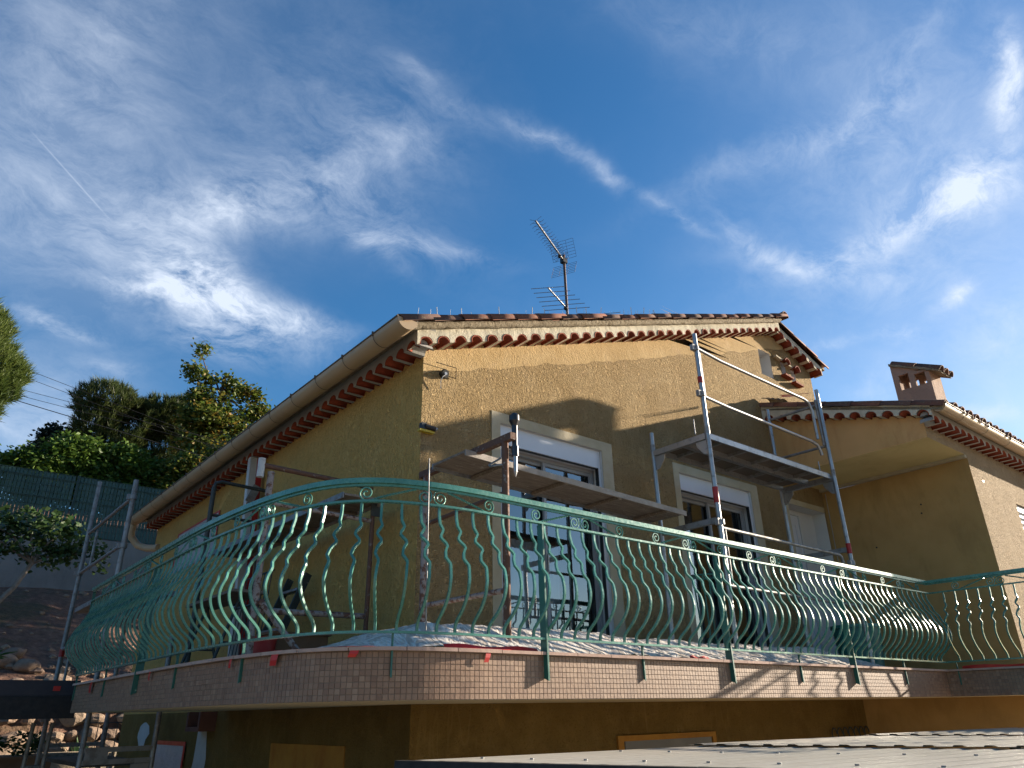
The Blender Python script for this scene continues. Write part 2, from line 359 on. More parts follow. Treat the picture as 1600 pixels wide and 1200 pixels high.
def plastic():
    g = G('crumpled_plastic_sheet').usepos()
    N, L = g.N, g.L
    v = g.mapping((2.6, .7, 1), rot=(0, 0, R_(-22)))
    n = g.noise(5, 5, .58, 1.4, vec=v); r = g.ramp(n, [(.40, 0), (.5, 1), (.6, 0)])
    g.set('Base Color', g.mix(r, (.50, .44, .39), (.82, .77, .71))).set('Roughness', .36).set('Specular IOR Level', .35)
    g.bump(g.math('ADD', g.math('MULTIPLY', n, 1.0), g.math('MULTIPLY', r, .18)), .022, 1)
    tr = N.new('ShaderNodeBsdfTransparent'); mx = N.new('ShaderNodeMixShader'); L.new(g.math('MULTIPLY_ADD', r, .15, .85), mx.inputs[0])
    L.new(tr.outputs[0], mx.inputs[1]); L.new(g.b.outputs[0], mx.inputs[2]); L.new(mx.outputs[0], g.out.inputs[0])
    return g.m
M_PLASTIC = plastic()
def leafmat(name, cols, trans=.35, rough=.5):
    g = G(name); isl = g.island(); g.usepos(); big = g.noise(1.1, 3)
    f = g.math('ADD', g.math('MULTIPLY', isl, .65), g.math('MULTIPLY', g.math('SUBTRACT', big, .5), .9), clamp=True)
    c = g.ramp(f, [(i / (len(cols) - 1), k) for i, k in enumerate(cols)])
    g.set('Base Color', c).set('Roughness', rough).set('Specular IOR Level', .3)
    N, L = g.N, g.L; tl = N.new('ShaderNodeBsdfTranslucent'); L.new(c, tl.inputs[0]); mx = N.new('ShaderNodeMixShader'); mx.inputs[0].default_value = trans
    L.new(g.b.outputs[0], mx.inputs[1]); L.new(tl.outputs[0], mx.inputs[2]); L.new(mx.outputs[0], g.out.inputs[0]); return g.m
M_PINE = leafmat('pine_needles', [(.045, .075, .018), (.10, .14, .03), (.17, .20, .055)])
M_PINED = leafmat('dark_pine_needles', [(.03, .05, .016), (.075, .10, .026), (.18, .19, .055)])
M_CYP = leafmat('dark_cypress', [(.008, .018, .012), (.015, .03, .018), (.025, .045, .02)])
M_BROAD = leafmat('bright_broadleaf', [(.04, .085, .014), (.10, .17, .026), (.18, .25, .045)])
M_AUTUMN = leafmat('green_orange_leaves', [(.04, .08, .015), (.09, .13, .022), (.13, .15, .028), (.24, .14, .022), (.17, .18, .035)])
M_FIG = leafmat('fig_leaves', [(.025, .055, .018), (.06, .11, .035), (.12, .18, .06)])
M_SHRUB = leafmat('shrub_leaves', [(.02, .045, .012), (.05, .08, .02), (.09, .13, .03)])
M_AGAVE = leafmat('agave_leaves', [(.06, .12, .05), (.10, .18, .07), (.15, .24, .10)], .1)
M_BARK = plaster('bark', (.12, .09, .065), (.07, .05, .035), .02, 8)
M_BARKL = plaster('grey_bark', (.25, .22, .19), (.18, .15, .12), .01, 10)
def groundmat():
    g = G('hillside_soil').usepos()
    n = g.noise(.7, 6, .65); n2 = g.noise(6, 6, .7)
    c = g.ramp(n2, [(.3, (.10, .052, .036)), (.5, (.18, .095, .065)), (.68, (.27, .16, .11)), (.8, (.30, .23, .17))])
    c = g.mix(g.math('MULTIPLY', g.ramp(n, [(.5, 0), (.62, 1)]), .6), c, (.05, .06, .025))
    g.set('Base Color', c).set('Roughness', .97); g.bump(n2, .12, 1); return g.m
M_GROUND = groundmat()
def stonemat(name, cols):
    g = G(name); r = g.objrand(); isl = g.island(); g.usepos()
    rr = g.math('FRACT', g.math('ADD', g.math('MULTIPLY', r, 9.1), isl))
    c = g.ramp(rr, [(i / (len(cols) - 1), k) for i, k in enumerate(cols)])
    n = g.noise(9, 6, .7); c = g.mix(g.math('MULTIPLY', g.ramp(n, [(.4, 0), (.65, 1)]), .5), c, (.12, .09, .07))
    g.set('Base Color', c).set('Roughness', .92); g.bump(n, .04, 1); return g.m
M_STONE = stonemat('limestone_rock', [(.30, .22, .155), (.24, .165, .12), (.36, .285, .21), (.20, .13, .095)])
M_KERB = stonemat('kerb_stone', [(.5, .44, .33), (.45, .36, .24)])
M_FSLAT = metal('green_fence_slat', (.024, .075, .066), .5, 0); M_FWIRE = metal('fence_wire', (.03, .07, .06), .5, 0.2); M_FPOST = metal('fence_post', (.012, .04, .035), .5, .1)
M_WICKER = plaster('wicker_planter', (.32, .20, .10), (.24, .14, .07), .01, 14)
M_TERRA = plaster('brown_planter', (.22, .12, .07), (.17, .09, .05), .002, 5)
M_CABLE = metal('black_cable', (.01, .01, .012), .6, 0)
M_SHEETW = plaster('masking_film', (.5, .5, .52), (.42, .42, .45), .03, 6, .3)

# ---------------------------------------------------------------- builders
class MB:
    def __init__(s): s.v = []; s.f = []; s.sm = []
    def add(s, vs, fs, smooth=False):
        k = len(s.v); s.v += [tuple(v) for v in vs]; s.f += [tuple(i + k for i in f) for f in fs]; s.sm += [smooth] * len(fs); return s
    def box(s, x0, x1, y0, y1, z0, z1):
        return s.add([(x0, y0, z0), (x1, y0, z0), (x1, y1, z0), (x0, y1, z0), (x0, y0, z1), (x1, y0, z1), (x1, y1, z1), (x0, y1, z1)],
                     [(0, 3, 2, 1), (4, 5, 6, 7), (0, 1, 5, 4), (1, 2, 6, 5), (2, 3, 7, 6), (3, 0, 4, 7)])
    def bar(s, p0, p1, w, h, up=(0, 0, 1)):        # rectangular bar p0->p1, w across, h along up
        p0 = Vector(p0); p1 = Vector(p1); t = (p1 - p0).normalized(); u = Vector(up)
        if abs(t.dot(u)) > .98: u = Vector((1, 0, 0))
        a = t.cross(u).normalized(); b = a.cross(t).normalized(); vs = []
        for p in (p0, p1):
            for sa, sb in ((-1, -1), (1, -1), (1, 1), (-1, 1)): vs.append(p + a * (sa * w / 2) + b * (sb * h / 2))
        return s.add(vs, [(0, 1, 2, 3), (4, 7, 6, 5), (0, 4, 5, 1), (1, 5, 6, 2), (2, 6, 7, 3), (3, 7, 4, 0)])
    def tube(s, p0, p1, r, n=10, r2=None): return s.path([p0, p1], r, n, r2=r2)
    def path(s, pts, r, n=8, r2=None, twist=0.0, rot=0.0, smooth=None, closed=False):
        pts = [Vector(p) for p in pts]; m = len(pts); vs = []; t0 = None
        for i, p in enumerate(pts):
            a = pts[max(0, i - 1)]; b = pts[min(m - 1, i + 1)]; t = (b - a)
            t = t.normalized() if t.length > 1e-9 else Vector((0, 0, 1))
            if t0 is None:
                u = Vector((0, 0, 1)) if abs(t.z) < .9 else Vector((1, 0, 0)); x = t.cross(u).normalized()
            else:
                x = (x - t * x.dot(t)); x = x.normalized() if x.length > 1e-6 else t.orthogonal().normalized()
            t0 = t; y = t.cross(x); rr = r if r2 is None else r + (r2 - r) * i / (m - 1)
            if isinstance(r, (list, tuple)): rr = r[i]
            for k in range(n):
                an = 2 * math.pi * k / n + rot + twist * i; vs.append(p + x * (rr * math.cos(an)) + y * (rr * math.sin(an)))
        fs = []
        for i in range(m - 1):
            for k in range(n): fs.append((i * n + k, i * n + (k + 1) % n, (i + 1) * n + (k + 1) % n, (i + 1) * n + k))
        s.add(vs, fs, (n > 5) if smooth is None else smooth)
        s.add([vs[k] for k in range(n)], [tuple(range(n - 1, -1, -1))]); s.add([vs[(m - 1) * n + k] for k in range(n)], [tuple(range(n))])
        return s
    def sweep(s, pts, w, z0, z1, off=0.0):        # band along a plan path [(x,y)], w thick, from z0 to z1, offset outward
        o = offset(pts, off + w / 2); i_ = offset(pts, off - w / 2); m = len(pts); vs = []
        for k in range(m): vs += [(o[k][0], o[k][1], z0), (o[k][0], o[k][1], z1), (i_[k][0], i_[k][1], z1), (i_[k][0], i_[k][1], z0)]
        fs = []
        for k in range(m - 1):
            for q in range(4): fs.append((k * 4 + q, (k + 1) * 4 + q, (k + 1) * 4 + (q + 1) % 4, k * 4 + (q + 1) % 4))
        fs += [(0, 1, 2, 3), tuple((m - 1) * 4 + q for q in (3, 2, 1, 0))]
        return s.add(vs, fs)
    def sphere(s, c, r, n=8, m=6, sq=(1, 1, 1), jit=0):
        vs = []; fs = []
        for i in range(m + 1):
            for k in range(n):
                th = math.pi * i / m; ph = 2 * math.pi * k / n; j = 1 + (rnd.uniform(-jit, jit) if 0 < i < m else 0)
                vs.append((c[0] + r * j * sq[0] * math.sin(th) * math.cos(ph), c[1] + r * j * sq[1] * math.sin(th) * math.sin(ph), c[2] + r * j * sq[2] * math.cos(th)))
        for i in range(m):
            for k in range(n): fs.append((i * n + k, (i + 1) * n + k, (i + 1) * n + (k + 1) % n, i * n + (k + 1) % n))
        return s.add(vs, fs, True)
    def mesh(s, name, m):
        me = bpy.data.meshes.new(name); me.from_pydata(s.v, [], s.f); me.materials.append(m)
        me.polygons.foreach_set('use_smooth', s.sm); me.update(); return me
def offset(pts, d):
    out = []
    for i, p in enumerate(pts):
        ns = []
        if i > 0: t = (Vector(p) - Vector(pts[i - 1])).normalized(); ns.append(Vector((t.y, -t.x)))
        if i < len(pts) - 1: t = (Vector(pts[i + 1]) - Vector(p)).normalized(); ns.append(Vector((t.y, -t.x)))
        if len(ns) == 2:
            n = ns[0] + ns[1]; n = n * (2 / max(.3, n.length_squared)) if n.length > .1 else ns[0]
        else: n = ns[0]
        out.append((p[0] + n.x * d, p[1] + n.y * d))
    return out
WM = {}
def link(o, parent):
    COL.objects.link(o)
    if parent is not None:
        o.parent = parent; o.matrix_parent_inverse = WM[parent.name].inverted()
    WM[o.name] = o.matrix_basis.copy()
    return o
def loose(mb):
    par = list(range(len(mb.v)))
    def find(a):
        while par[a] != a: par[a] = par[par[a]]; a = par[a]
        return a
    for f in mb.f:
        for k in f[1:]: par[find(k)] = find(f[0])
    gr = {}
    for i, f in enumerate(mb.f): gr.setdefault(find(f[0]), []).append(i)
    out = []
    for fl in gr.values():
        q = MB(); mp = {}
        for i in fl:
            for k in mb.f[i]:
                if k not in mp: mp[k] = len(q.v); q.v.append(mb.v[k])
            q.f.append(tuple(mp[k] for k in mb.f[i])); q.sm.append(mb.sm[i])
        out.append(q)
    return out
def objs(name, mb, m, parent):        # one object for every loose piece
    return [obj(name, q, m, parent) for q in loose(mb)]
def obj(name, data, m=None, parent=None, loc=None, rot=None, kind=None, label=None):
    me = data.mesh(name, m) if isinstance(data, MB) else data
    o = bpy.data.objects.new(name, me)
    M = Matrix.Identity(4)
    if loc is not None or rot is not None:
        M = Matrix.Translation(Vector(loc or (0, 0, 0))) @ (rot.to_matrix().to_4x4() if hasattr(rot, 'to_matrix') else Matrix.Rotation(rot or 0, 4, 'Z') if not isinstance(rot, Matrix) else rot)
        o.matrix_basis = M
    link(o, parent)
    if kind: o['kind'] = kind
    if label: o['label'] = label
    return o
def tag(o, label, cat, group=None):
    o['label'] = label; o['category'] = cat
    if group: o['group'] = group
    return o
def thing(name, label, cat, loc=(0, 0, 0), group=None):
    o = bpy.data.objects.new(name, None); o.empty_display_size = .2; o.location = loc; COL.objects.link(o); WM[o.name] = Matrix.Translation(Vector(loc))
    return tag(o, label, cat, group)
def struct(name, mb, m): return obj(name, mb, m, kind='structure')

# ---------------------------------------------------------------- ground and hillside
GZ = -2.4
def hz(x, y):
    n = .35 * pnoise(Vector((x * .25, y * .25, 0))) + .12 * pnoise(Vector((x * .9, y * .9, 3)))
    if y < 17.25: return GZ
    if y < 24.3: return .35 + (y - 17.25) / 7.05 * 3.15 + n * min(1, (y - 17.25)) * .8
    return 4.7 + min(y - 24.3, 4) * .45 + min(max(y - 28.3, 0), 90) * .16 + n * min(1, (y - 24.3) * .5)
mb = MB()
xs = [-400, -200, -100, -60, -40, -25, -15] + [-10 + i * .5 for i in range(75)] + [30, 36, 45, 60, 90, 150, 300, 500]
ys = [-400, -200, -100, -50, -25, -10, 0, 8, 14, 17.2, 17.26] + [17.5 + i * .45 for i in range(15)] + [24.25, 24.32] + [25 + i * 1.5 for i in range(20)] + [60, 80, 110, 150, 220, 320, 500]
vs = [(x, y, hz(x, y)) for y in ys for x in xs]; nx = len(xs)
mb.add(vs, [(j * nx + i, j * nx + i + 1, (j + 1) * nx + i + 1, (j + 1) * nx + i) for j in range(len(ys) - 1) for i in range(nx - 1)], True)
struct('ground', mb, M_GROUND)
mb = MB(); mb.box(-14, 24, -12, 14.55, GZ - .1, GZ + .03); struct('patio', mb, plaster('bounce_paving', (.56, .45, .31), (.50, .40, .27), .004, 3))  # unseen pale paving, added to bounce warm light onto soffit and walls

# ---------------------------------------------------------------- plan path of the balcony edge (left end -> front -> right return)
ctrl = [(1.70, 9.50), (1.70, 8.0), (1.70, 6.6), (1.705, 5.8), (1.75, 5.05), (1.83, 4.52), (1.955, 4.17), (2.16, 3.955), (2.43, 3.85), (2.75, 3.805), (3.1, 3.80), (4.0, 3.80)]
def catmull(P, k):
    out = []
    for i in range(len(P) - 1):
        p0 = Vector(P[max(0, i - 1)]); p1 = Vector(P[i]); p2 = Vector(P[i + 1]); p3 = Vector(P[min(len(P) - 1, i + 2)])
        for j in range(k):
            t = j / k; out.append(tuple(.5 * ((2 * p1) + (p2 - p0) * t + (2 * p0 - 5 * p1 + 4 * p2 - p3) * t * t + (3 * p1 - p0 - 3 * p2 + p3) * t ** 3)))
    out.append(P[-1]); return out
curve = catmull(ctrl, 6)
PX = 9.60
path = curve + [(5.0 + i * .92, 3.80) for i in range(5)] + [(PX, 3.80)]
ret = [(PX, 3.80), (PX, 3.2), (PX, 2.4), (PX, 1.2)]
full = path + ret[1:]
def arclen(P):
    a = [0]
    for i in range(1, len(P)): a.append(a[-1] + (Vector(P[i]) - Vector(P[i - 1])).length)
    return a
def at(P, A, s):
    s = max(0, min(A[-1] - 1e-6, s))
    for i in range(1, len(A)):
        if A[i] >= s:
            t = (s - A[i - 1]) / (A[i] - A[i - 1]); p = Vector(P[i - 1]).lerp(Vector(P[i]), t); d = (Vector(P[i]) - Vector(P[i - 1])).normalized(); return p, d
A_full = arclen(full); A_path = arclen(path)
def s_at_x(x): return A_path[-1] - (PX - x)

# ---------------------------------------------------------------- the villa
HX, HY, HB, HR = 3.37, 5.40, 14.3, 11.06      # left wall, front wall, back, right wall
villa = thing('villa', 'ochre stuccoed villa with tiled roof, tile cornice and wrap-around balcony, being renovated', 'house', (HX, HY, GZ))
def zgen(x):   # base line of the tile cornice along the front gable
    return 3.20 + .350 * (x - 3.30) if x < 9.95 else 3.20 + .350 * 6.65 - .34 * (x - 9.95)
def gridwall(mb, us, z0, top, holes, f, depth, inner=1):
    """wall in plane: f(u,w,z) -> 3D, w=depth inward; holes (u0,u1,z0,z1)"""
    us = sorted(set(us) | {h[0] for h in holes} | {h[1] for h in holes}); zs = sorted({z0} | {h[2] for h in holes} | {h[3] for h in holes})
    for i in range(len(us) - 1):
        u0, u1 = us[i], us[i + 1]; um = (u0 + u1) / 2
        for j in range(len(zs)):
            za = zs[j]; last = j == len(zs) - 1
            zb0, zb1 = (top(u0 + 1e-6), top(u1 - 1e-6)) if last else (zs[j + 1], zs[j + 1]); zm = (za + min(zb0, zb1)) / 2
            if any(h[0] < um < h[1] and h[2] < zm < h[3] for h in holes): continue
            t0, t1 = top(u0 + 1e-6), top(u1 - 1e-6)
            if za >= max(t0, t1) - 1e-4: continue
            zb0, zb1 = max(za, min(zb0, t0)), max(za, min(zb1, t1))
            mb.add([f(u0, 0, za), f(u1, 0, za), f(u1, 0, zb1), f(u0, 0, zb0)], [(0, 1, 2, 3)])
    for (a, b, c, d) in holes:
        for q in (((a, c), (a, d)), ((b, d), (b, c)), ((a, d), (b, d)), ((b, c), (a, c))):
            (p, z), (p2, z2) = q; mb.add([f(p, 0, z), f(p2, 0, z2), f(p2, depth, z2), f(p, depth, z)], [(0, 1, 2, 3)])
    return mb
FZ = .335                                   # balcony floor
W1 = (4.31, 5.78, FZ, 2.69); W2 = (7.15, 8.68, FZ, 2.69); W3 = (9.60, 10.62, FZ, 2.68)
NI = (9.53, 9.85, 4.72, 5.16); SL1 = (10.14, 10.27, 4.86, 5.10); SL2 = (10.42, 10.55, 4.80, 5.04)
mb = gridwall(MB(), [HX, 9.95, HR], .07, lambda x: zgen(x) + .03, [W1, W2, W3, NI, SL1, SL2], lambda u, w, z: (u, HY + w, z), .001)
obj('wall', mb, M_STUC, villa)
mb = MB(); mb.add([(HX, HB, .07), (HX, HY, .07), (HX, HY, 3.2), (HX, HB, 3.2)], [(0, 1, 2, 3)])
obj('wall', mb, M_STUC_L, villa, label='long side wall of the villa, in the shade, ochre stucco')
mb = MB(); mb.add([(HR, HY, .07), (HR, HB, .07), (HR, HB, 5.0), (HR, HY, 5.0)], [(0, 1, 2, 3)])
mb.add([(HR, HB, GZ), (HX, HB, GZ), (HX, HB, 3.2), (9.95, HB, 5.4), (HR, HB, 5.0)], [(0, 1, 2, 3, 4)])
obj('wall', mb, M_STUC, villa)
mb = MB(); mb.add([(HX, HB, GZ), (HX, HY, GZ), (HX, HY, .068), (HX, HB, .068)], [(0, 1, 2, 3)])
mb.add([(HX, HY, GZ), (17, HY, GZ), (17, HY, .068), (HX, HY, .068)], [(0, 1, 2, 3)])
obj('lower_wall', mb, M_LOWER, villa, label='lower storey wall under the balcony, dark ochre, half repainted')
# reveals
mb = MB()
for (a, b, c, d), dp in ((W1, .24), (W2, .24), (W3, .26), (NI, .22), (SL1, .14), (SL2, .14)):
    y0, y1 = HY + .001, HY + dp; e = .0
    mb.add([(a, y0, c), (a, y1, c), (a, y1, d), (a, y0, d)], [(0, 1, 2, 3)]); mb.add([(b, y0, c), (b, y1, c), (b, y1, d), (b, y0, d)], [(0, 3, 2, 1)])
    mb.add([(a, y0, d), (a, y1, d), (b, y1, d), (b, y0, d)], [(0, 1, 2, 3)]); mb.add([(a, y0, c), (a, y1, c), (b, y1, c), (b, y0, c)], [(0, 3, 2, 1)])
for (a, b, c, d), dp in ((NI, .22), (SL1, .14), (SL2, .14)): mb.add([(a, HY + dp, c), (b, HY + dp, c), (b, HY + dp, d), (a, HY + dp, d)], [(0, 1, 2, 3)])
objs('reveal', mb, M_REVEAL, villa)
# room interiors behind the windows
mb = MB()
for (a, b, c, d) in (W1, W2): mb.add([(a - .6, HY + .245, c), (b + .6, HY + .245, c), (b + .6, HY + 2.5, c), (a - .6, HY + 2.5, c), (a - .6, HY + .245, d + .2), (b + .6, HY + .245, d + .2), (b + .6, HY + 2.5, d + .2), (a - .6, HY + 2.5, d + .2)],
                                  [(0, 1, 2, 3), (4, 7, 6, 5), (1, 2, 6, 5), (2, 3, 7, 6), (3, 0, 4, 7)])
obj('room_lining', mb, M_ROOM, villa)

def french_window(Wd, bright):
    a, b, c, d = Wd
    # pale smooth surround, proud of the stucco
    mb = MB(); t = .006; y0, y1 = HY - t, HY + .0005
    zt = 2.80
    mb.box(a - .11, a, y0, y1, c, zt); mb.box(b, b + .17, y0, y1, c, zt); mb.box(a, b, y0, y1, d, zt)
    win = obj('french_window', mb, M_SURR, villa)
    mb = MB(); mb.box(a + .002, b - .002, HY + .035, HY + .20, d - .205, d - .002); obj('shutter_box', mb, M_WHITEP, win)
    mb = MB(); mb.box(a + .001, a + .035, HY + .03, HY + .07, c, d - .206); mb.box(b - .035, b - .001, HY + .03, HY + .07, c, d - .206); objs('shutter_rail', mb, M_WHITEP, win)
    for gx in (a + .0355, b - .0435): mb = MB(); mb.box(gx, gx + .008, HY + .032, HY + .075, c, d - .207); obj('gasket', mb, M_BLACK, win)
    mb = MB(); mb.box(a + .04, b - .04, HY + .05, HY + .07, d - .217, d - .2065); obj('shutter_slot', mb, M_BLACK, win)
    z1 = d - .206; y = HY + .14; x0, x1 = a + .002, b - .002; fw = .038
    mb = MB(); mb.box(x0, x1, y, y + .09, z1 - fw, z1); mb.box(x0, x0 + fw, y, y + .09, c + .05, z1 - fw); mb.box(x1 - fw, x1, y, y + .09, c + .05, z1 - fw); mb.box(x0, x1, y, y + .09, c, c + .05)
    obj('frame', mb, M_FRAME, win)
    mid = (x0 + x1) / 2
    for (p, q, yy) in ((x0 + fw, mid + .03, y + .055), (mid - .03, x1 - fw, y + .015)):
        mb = MB(); w = .036; za, zb = c + .05, z1 - fw
        mb.box(p + .001, p + w, yy, yy + .03, za, zb); mb.box(q - w, q - .001, yy, yy + .03, za, zb); mb.box(p + w, q - w, yy, yy + .03, zb - w, zb - .001); mb.box(p + w, q - w, yy, yy + .03, za + .001, za + .09)
        obj('sash', mb, M_FRAME, win)
        mb = MB(); mb.box(p + w - .001, p + w + .007, yy + .008, yy + .024, za + .09, zb - w); mb.box(q - w - .007, q - w + .001, yy + .008, yy + .024, za + .09, zb - w); objs('gasket', mb, M_BLACK, win)
        if p > x0 + .3: mb = MB(); mb.box(p + .012, p + .026, yy - .02, yy - .001, za + .9, za + 1.08); obj('handle', mb, M_GALV, win)
        mb = MB(); mb.add([(p + w, yy + .016, za + .09), (q - w, yy + .016, za + .09), (q - w, yy + .016, zb - w), (p + w, yy + .016, zb - w)], [(0, 1, 2, 3)]); obj('pane', mb, M_GLASS, win)
    # curtains
    def curt(p, q, za, zb, m, yy):
        mb = MB(); n = 60; vs = []
        for i in range(n + 1):
            x = p + (q - p) * i / n; dy = .03 * math.sin(i * .9) + .015 * math.sin(i * .37)
            vs += [(x, yy + dy, za), (x, yy + dy * .6, zb)]
        mb.add(vs, [(2 * i, 2 * i + 2, 2 * i + 3, 2 * i + 1) for i in range(n)], True); obj('curtain', mb, m, win)
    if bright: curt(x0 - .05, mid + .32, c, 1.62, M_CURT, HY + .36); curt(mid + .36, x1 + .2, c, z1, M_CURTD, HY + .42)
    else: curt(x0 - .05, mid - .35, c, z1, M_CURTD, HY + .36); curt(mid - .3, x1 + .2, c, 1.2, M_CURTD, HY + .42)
    return win
french_window(W1, True); french_window(W2, False)
# right hand recessed panel door
a, b, c, d = W3; y = HY + .20
mb = MB(); mb.box(a, a + .06, y, y + .05, c, d - .001); mb.box(b - .42, b - .36, y, y + .05, c, d - .001); mb.box(a + .06, b - .42, y, y + .05, d - .07, d - .001)
dr = obj('door', mb, M_REVEAL, villa)
mb = MB(); mb.box(b - .36, b, y - .001, y + .05, c, d - .001); obj('side_panel', mb, M_REVEAL, dr)
mb = MB(); mb.box(a + .06, b - .42, y + .02, y + .045, c, d - .07); obj('door_leaf', mb, M_WHITEP, dr)
for (z0, z1) in ((c + .15, c + .95), (c + 1.05, c + 2.15)):
    mb = MB(); p, q = a + .14, b - .50; w = .025
    mb.box(p, q, y + .008, y + .021, z1 - w, z1); mb.box(p, q, y + .008, y + .021, z0, z0 + w); mb.box(p, p + w, y + .008, y + .021, z0 + w, z1 - w); mb.box(q - w, q, y + .008, y + .021, z0 + w, z1 - w); obj('moulding', mb, M_WHITEP, dr)
mb = MB(); mb.tube((a + .10, y + .0, c + 1.0), (a + .10, y + .02, c + 1.0), .025, 10); mb.tube((a + .10, y - .01, c + 1.0), (a + .21, y - .01, c + 1.0), .009, 8); obj('handle', mb, M_GALV, dr)
mb = MB(); mb.box(a - .1, a, HY - .006, HY + .0005, c, 2.76); mb.box(a, b, HY - .006, HY + .0005, d, 2.76); obj('door_surround', mb, M_SURR, dr)

# ---- genoise (tile cornice): half-round tiles standing out from the wall with scalloped plaster between
def half_tile(L, r, r2=None, t=.011, n=9, ang0=0.0, flare=1.0):
    """barrel tile along local Y from 0 to L, arch upward, springing at z=0"""
    r2 = r if r2 is None else r2; vs = []
    for (yy, ra) in ((0, r), (L, r2)):
        for rr in (ra, ra - t):
            for k in range(n): an = math.pi * k / (n - 1); vs.append((rr * math.cos(an), yy, rr * math.sin(an)))
    fs = []; mb = MB()
    for k in range(n - 1):
        fs += [(k, k + 1, 2 * n + k + 1, 2 * n + k), (n + k, 3 * n + k, 3 * n + k + 1, n + k + 1), (k, n + k, n + k + 1, k + 1), (2 * n + k, 2 * n + k + 1, 3 * n + k + 1, 3 * n + k)]
    for e in (0, n - 1): fs.append((e, 2 * n + e, 3 * n + e, n + e) if e else (e, n + e, 3 * n + e, 2 * n + e))
    return mb.add(vs, fs, True)
G_TILE = half_tile(.215, .0735, .067, .012).mesh('cornice_tile', M_GTILE); G_SHORT = half_tile(.055, .0735, .0725, .012).mesh('cornice_tile', M_GTILE)
def cornice(parent, p0, p1, zf, wallv, out=.20, top=.20, m=M_FASCIA, pitch=.2, caps=(True, True), short=()):
    """p0->p1 in plan along the wall line; wallv = outward normal; scalloped band + tiles"""
    p0 = Vector(p0); p1 = Vector(p1); d = (p1 - p0); Ln = d.length; d.normalize(); o = Vector(wallv); n = max(1, int(round(Ln / pitch))); pt = Ln / n; r = .074
    mb = MB(); prof = []
    for i in range(n):
        s0 = i * pt; c = s0 + pt / 2
        prof.append((s0, 0))
        for k in range(9): an = math.pi - math.pi * k / 8; prof.append((c + r * math.cos(an), r * math.sin(an)))
    prof.append((Ln, 0))
    def P(s, dz, w, base=True):
        q = p0 + d * s + o * w; zz = zf(q if base is True else q, s) + dz; return (q.x, q.y, zz)
    vs = []; 
    for (s, dz) in prof:
        b = zf(p0 + d * s, s); q0 = p0 + d * s + o * out; q1 = p0 + d * s + o * .001; tz = b + top
        vs += [(q0.x, q0.y, b + dz), (q0.x, q0.y, tz), (q1.x, q1.y, b + dz)]
    m_ = len(prof); fs = []
    for i in range(m_ - 1): fs += [(3 * i, 3 * i + 3, 3 * i + 4, 3 * i + 1), (3 * i, 3 * i + 2, 3 * i + 5, 3 * i + 3)]
    mb.add(vs, fs)
    # end caps
    for ei, e in enumerate((0, m_ - 1)):
        if not caps[ei]: continue
        s = prof[e][0]; b = zf(p0 + d * s, s); q0 = p0 + d * s + o * out; q1 = p0 + d * s + o * .001
        mb.add([(q0.x, q0.y, b), (q0.x, q0.y, b + top), (q1.x, q1.y, b + top), (q1.x, q1.y, b)], [(0, 1, 2, 3)])
    band = obj('cornice', mb, m, parent)
    if True:
        rz = math.atan2(-o.x, o.y) + math.pi            # local +Y points to the wall
        for i in range(n):
            s = i * pt + pt / 2; q = p0 + d * s + o * (out + .002 + rnd.uniform(-.003, .005)); b = zf(p0 + d * s, s)
            # tilt about outward axis following slope
            sl = math.atan2(zf(p0 + d * (s + .05), s + .05) - zf(p0 + d * (s - .05), s - .05), .1)
            side = 1 if (Matrix.Rotation(rz, 3, 'Z') @ Vector((1, 0, 0))).to_2d().dot(d) > 0 else -1
            M = Matrix.Rotation(rz, 4, 'Z') @ Matrix.Rotation(-sl * side, 4, 'Y') @ Matrix.Rotation(rnd.uniform(-.05, .05), 4, 'Z') @ Matrix.Rotation(rnd.uniform(-.05, .05), 4, 'Y')
            obj('cornice_tile', G_SHORT if (i if i >= 0 else 0) in [k % n for k in short] else G_TILE, None, band, loc=(q.x, q.y, b - .001 - rnd.uniform(0, .004)), rot=M)
    return band
cornice(villa, (HX - .20, HY), (9.95, HY), lambda q, s: zgen(q.x), (0, -1), caps=(False, False), short=(0,))
cornice(villa, (9.95, HY), (11.20, HY), lambda q, s: zgen(q.x), (0, -1), out=.15)
cornice(villa, (HX, HB), (HX, HY - .198), lambda q, s: 3.152, (-1, 0), out=.201, m=M_GREYF, top=.19, caps=(True, False), short=(-1,))
mb = MB(); mb.box(HX - .145, HX, HY - .145, HY + .05, 3.215, 3.33); obj('corner_core', mb, M_GREYF, villa)
# raking fascia above the cornice, closing board and rake tiles
mb = MB(); mb.box(HX - .215, HX - .001, HY - .2, HB, 3.345, 3.37); obj('eave_ledge', mb, M_GREYF, villa)

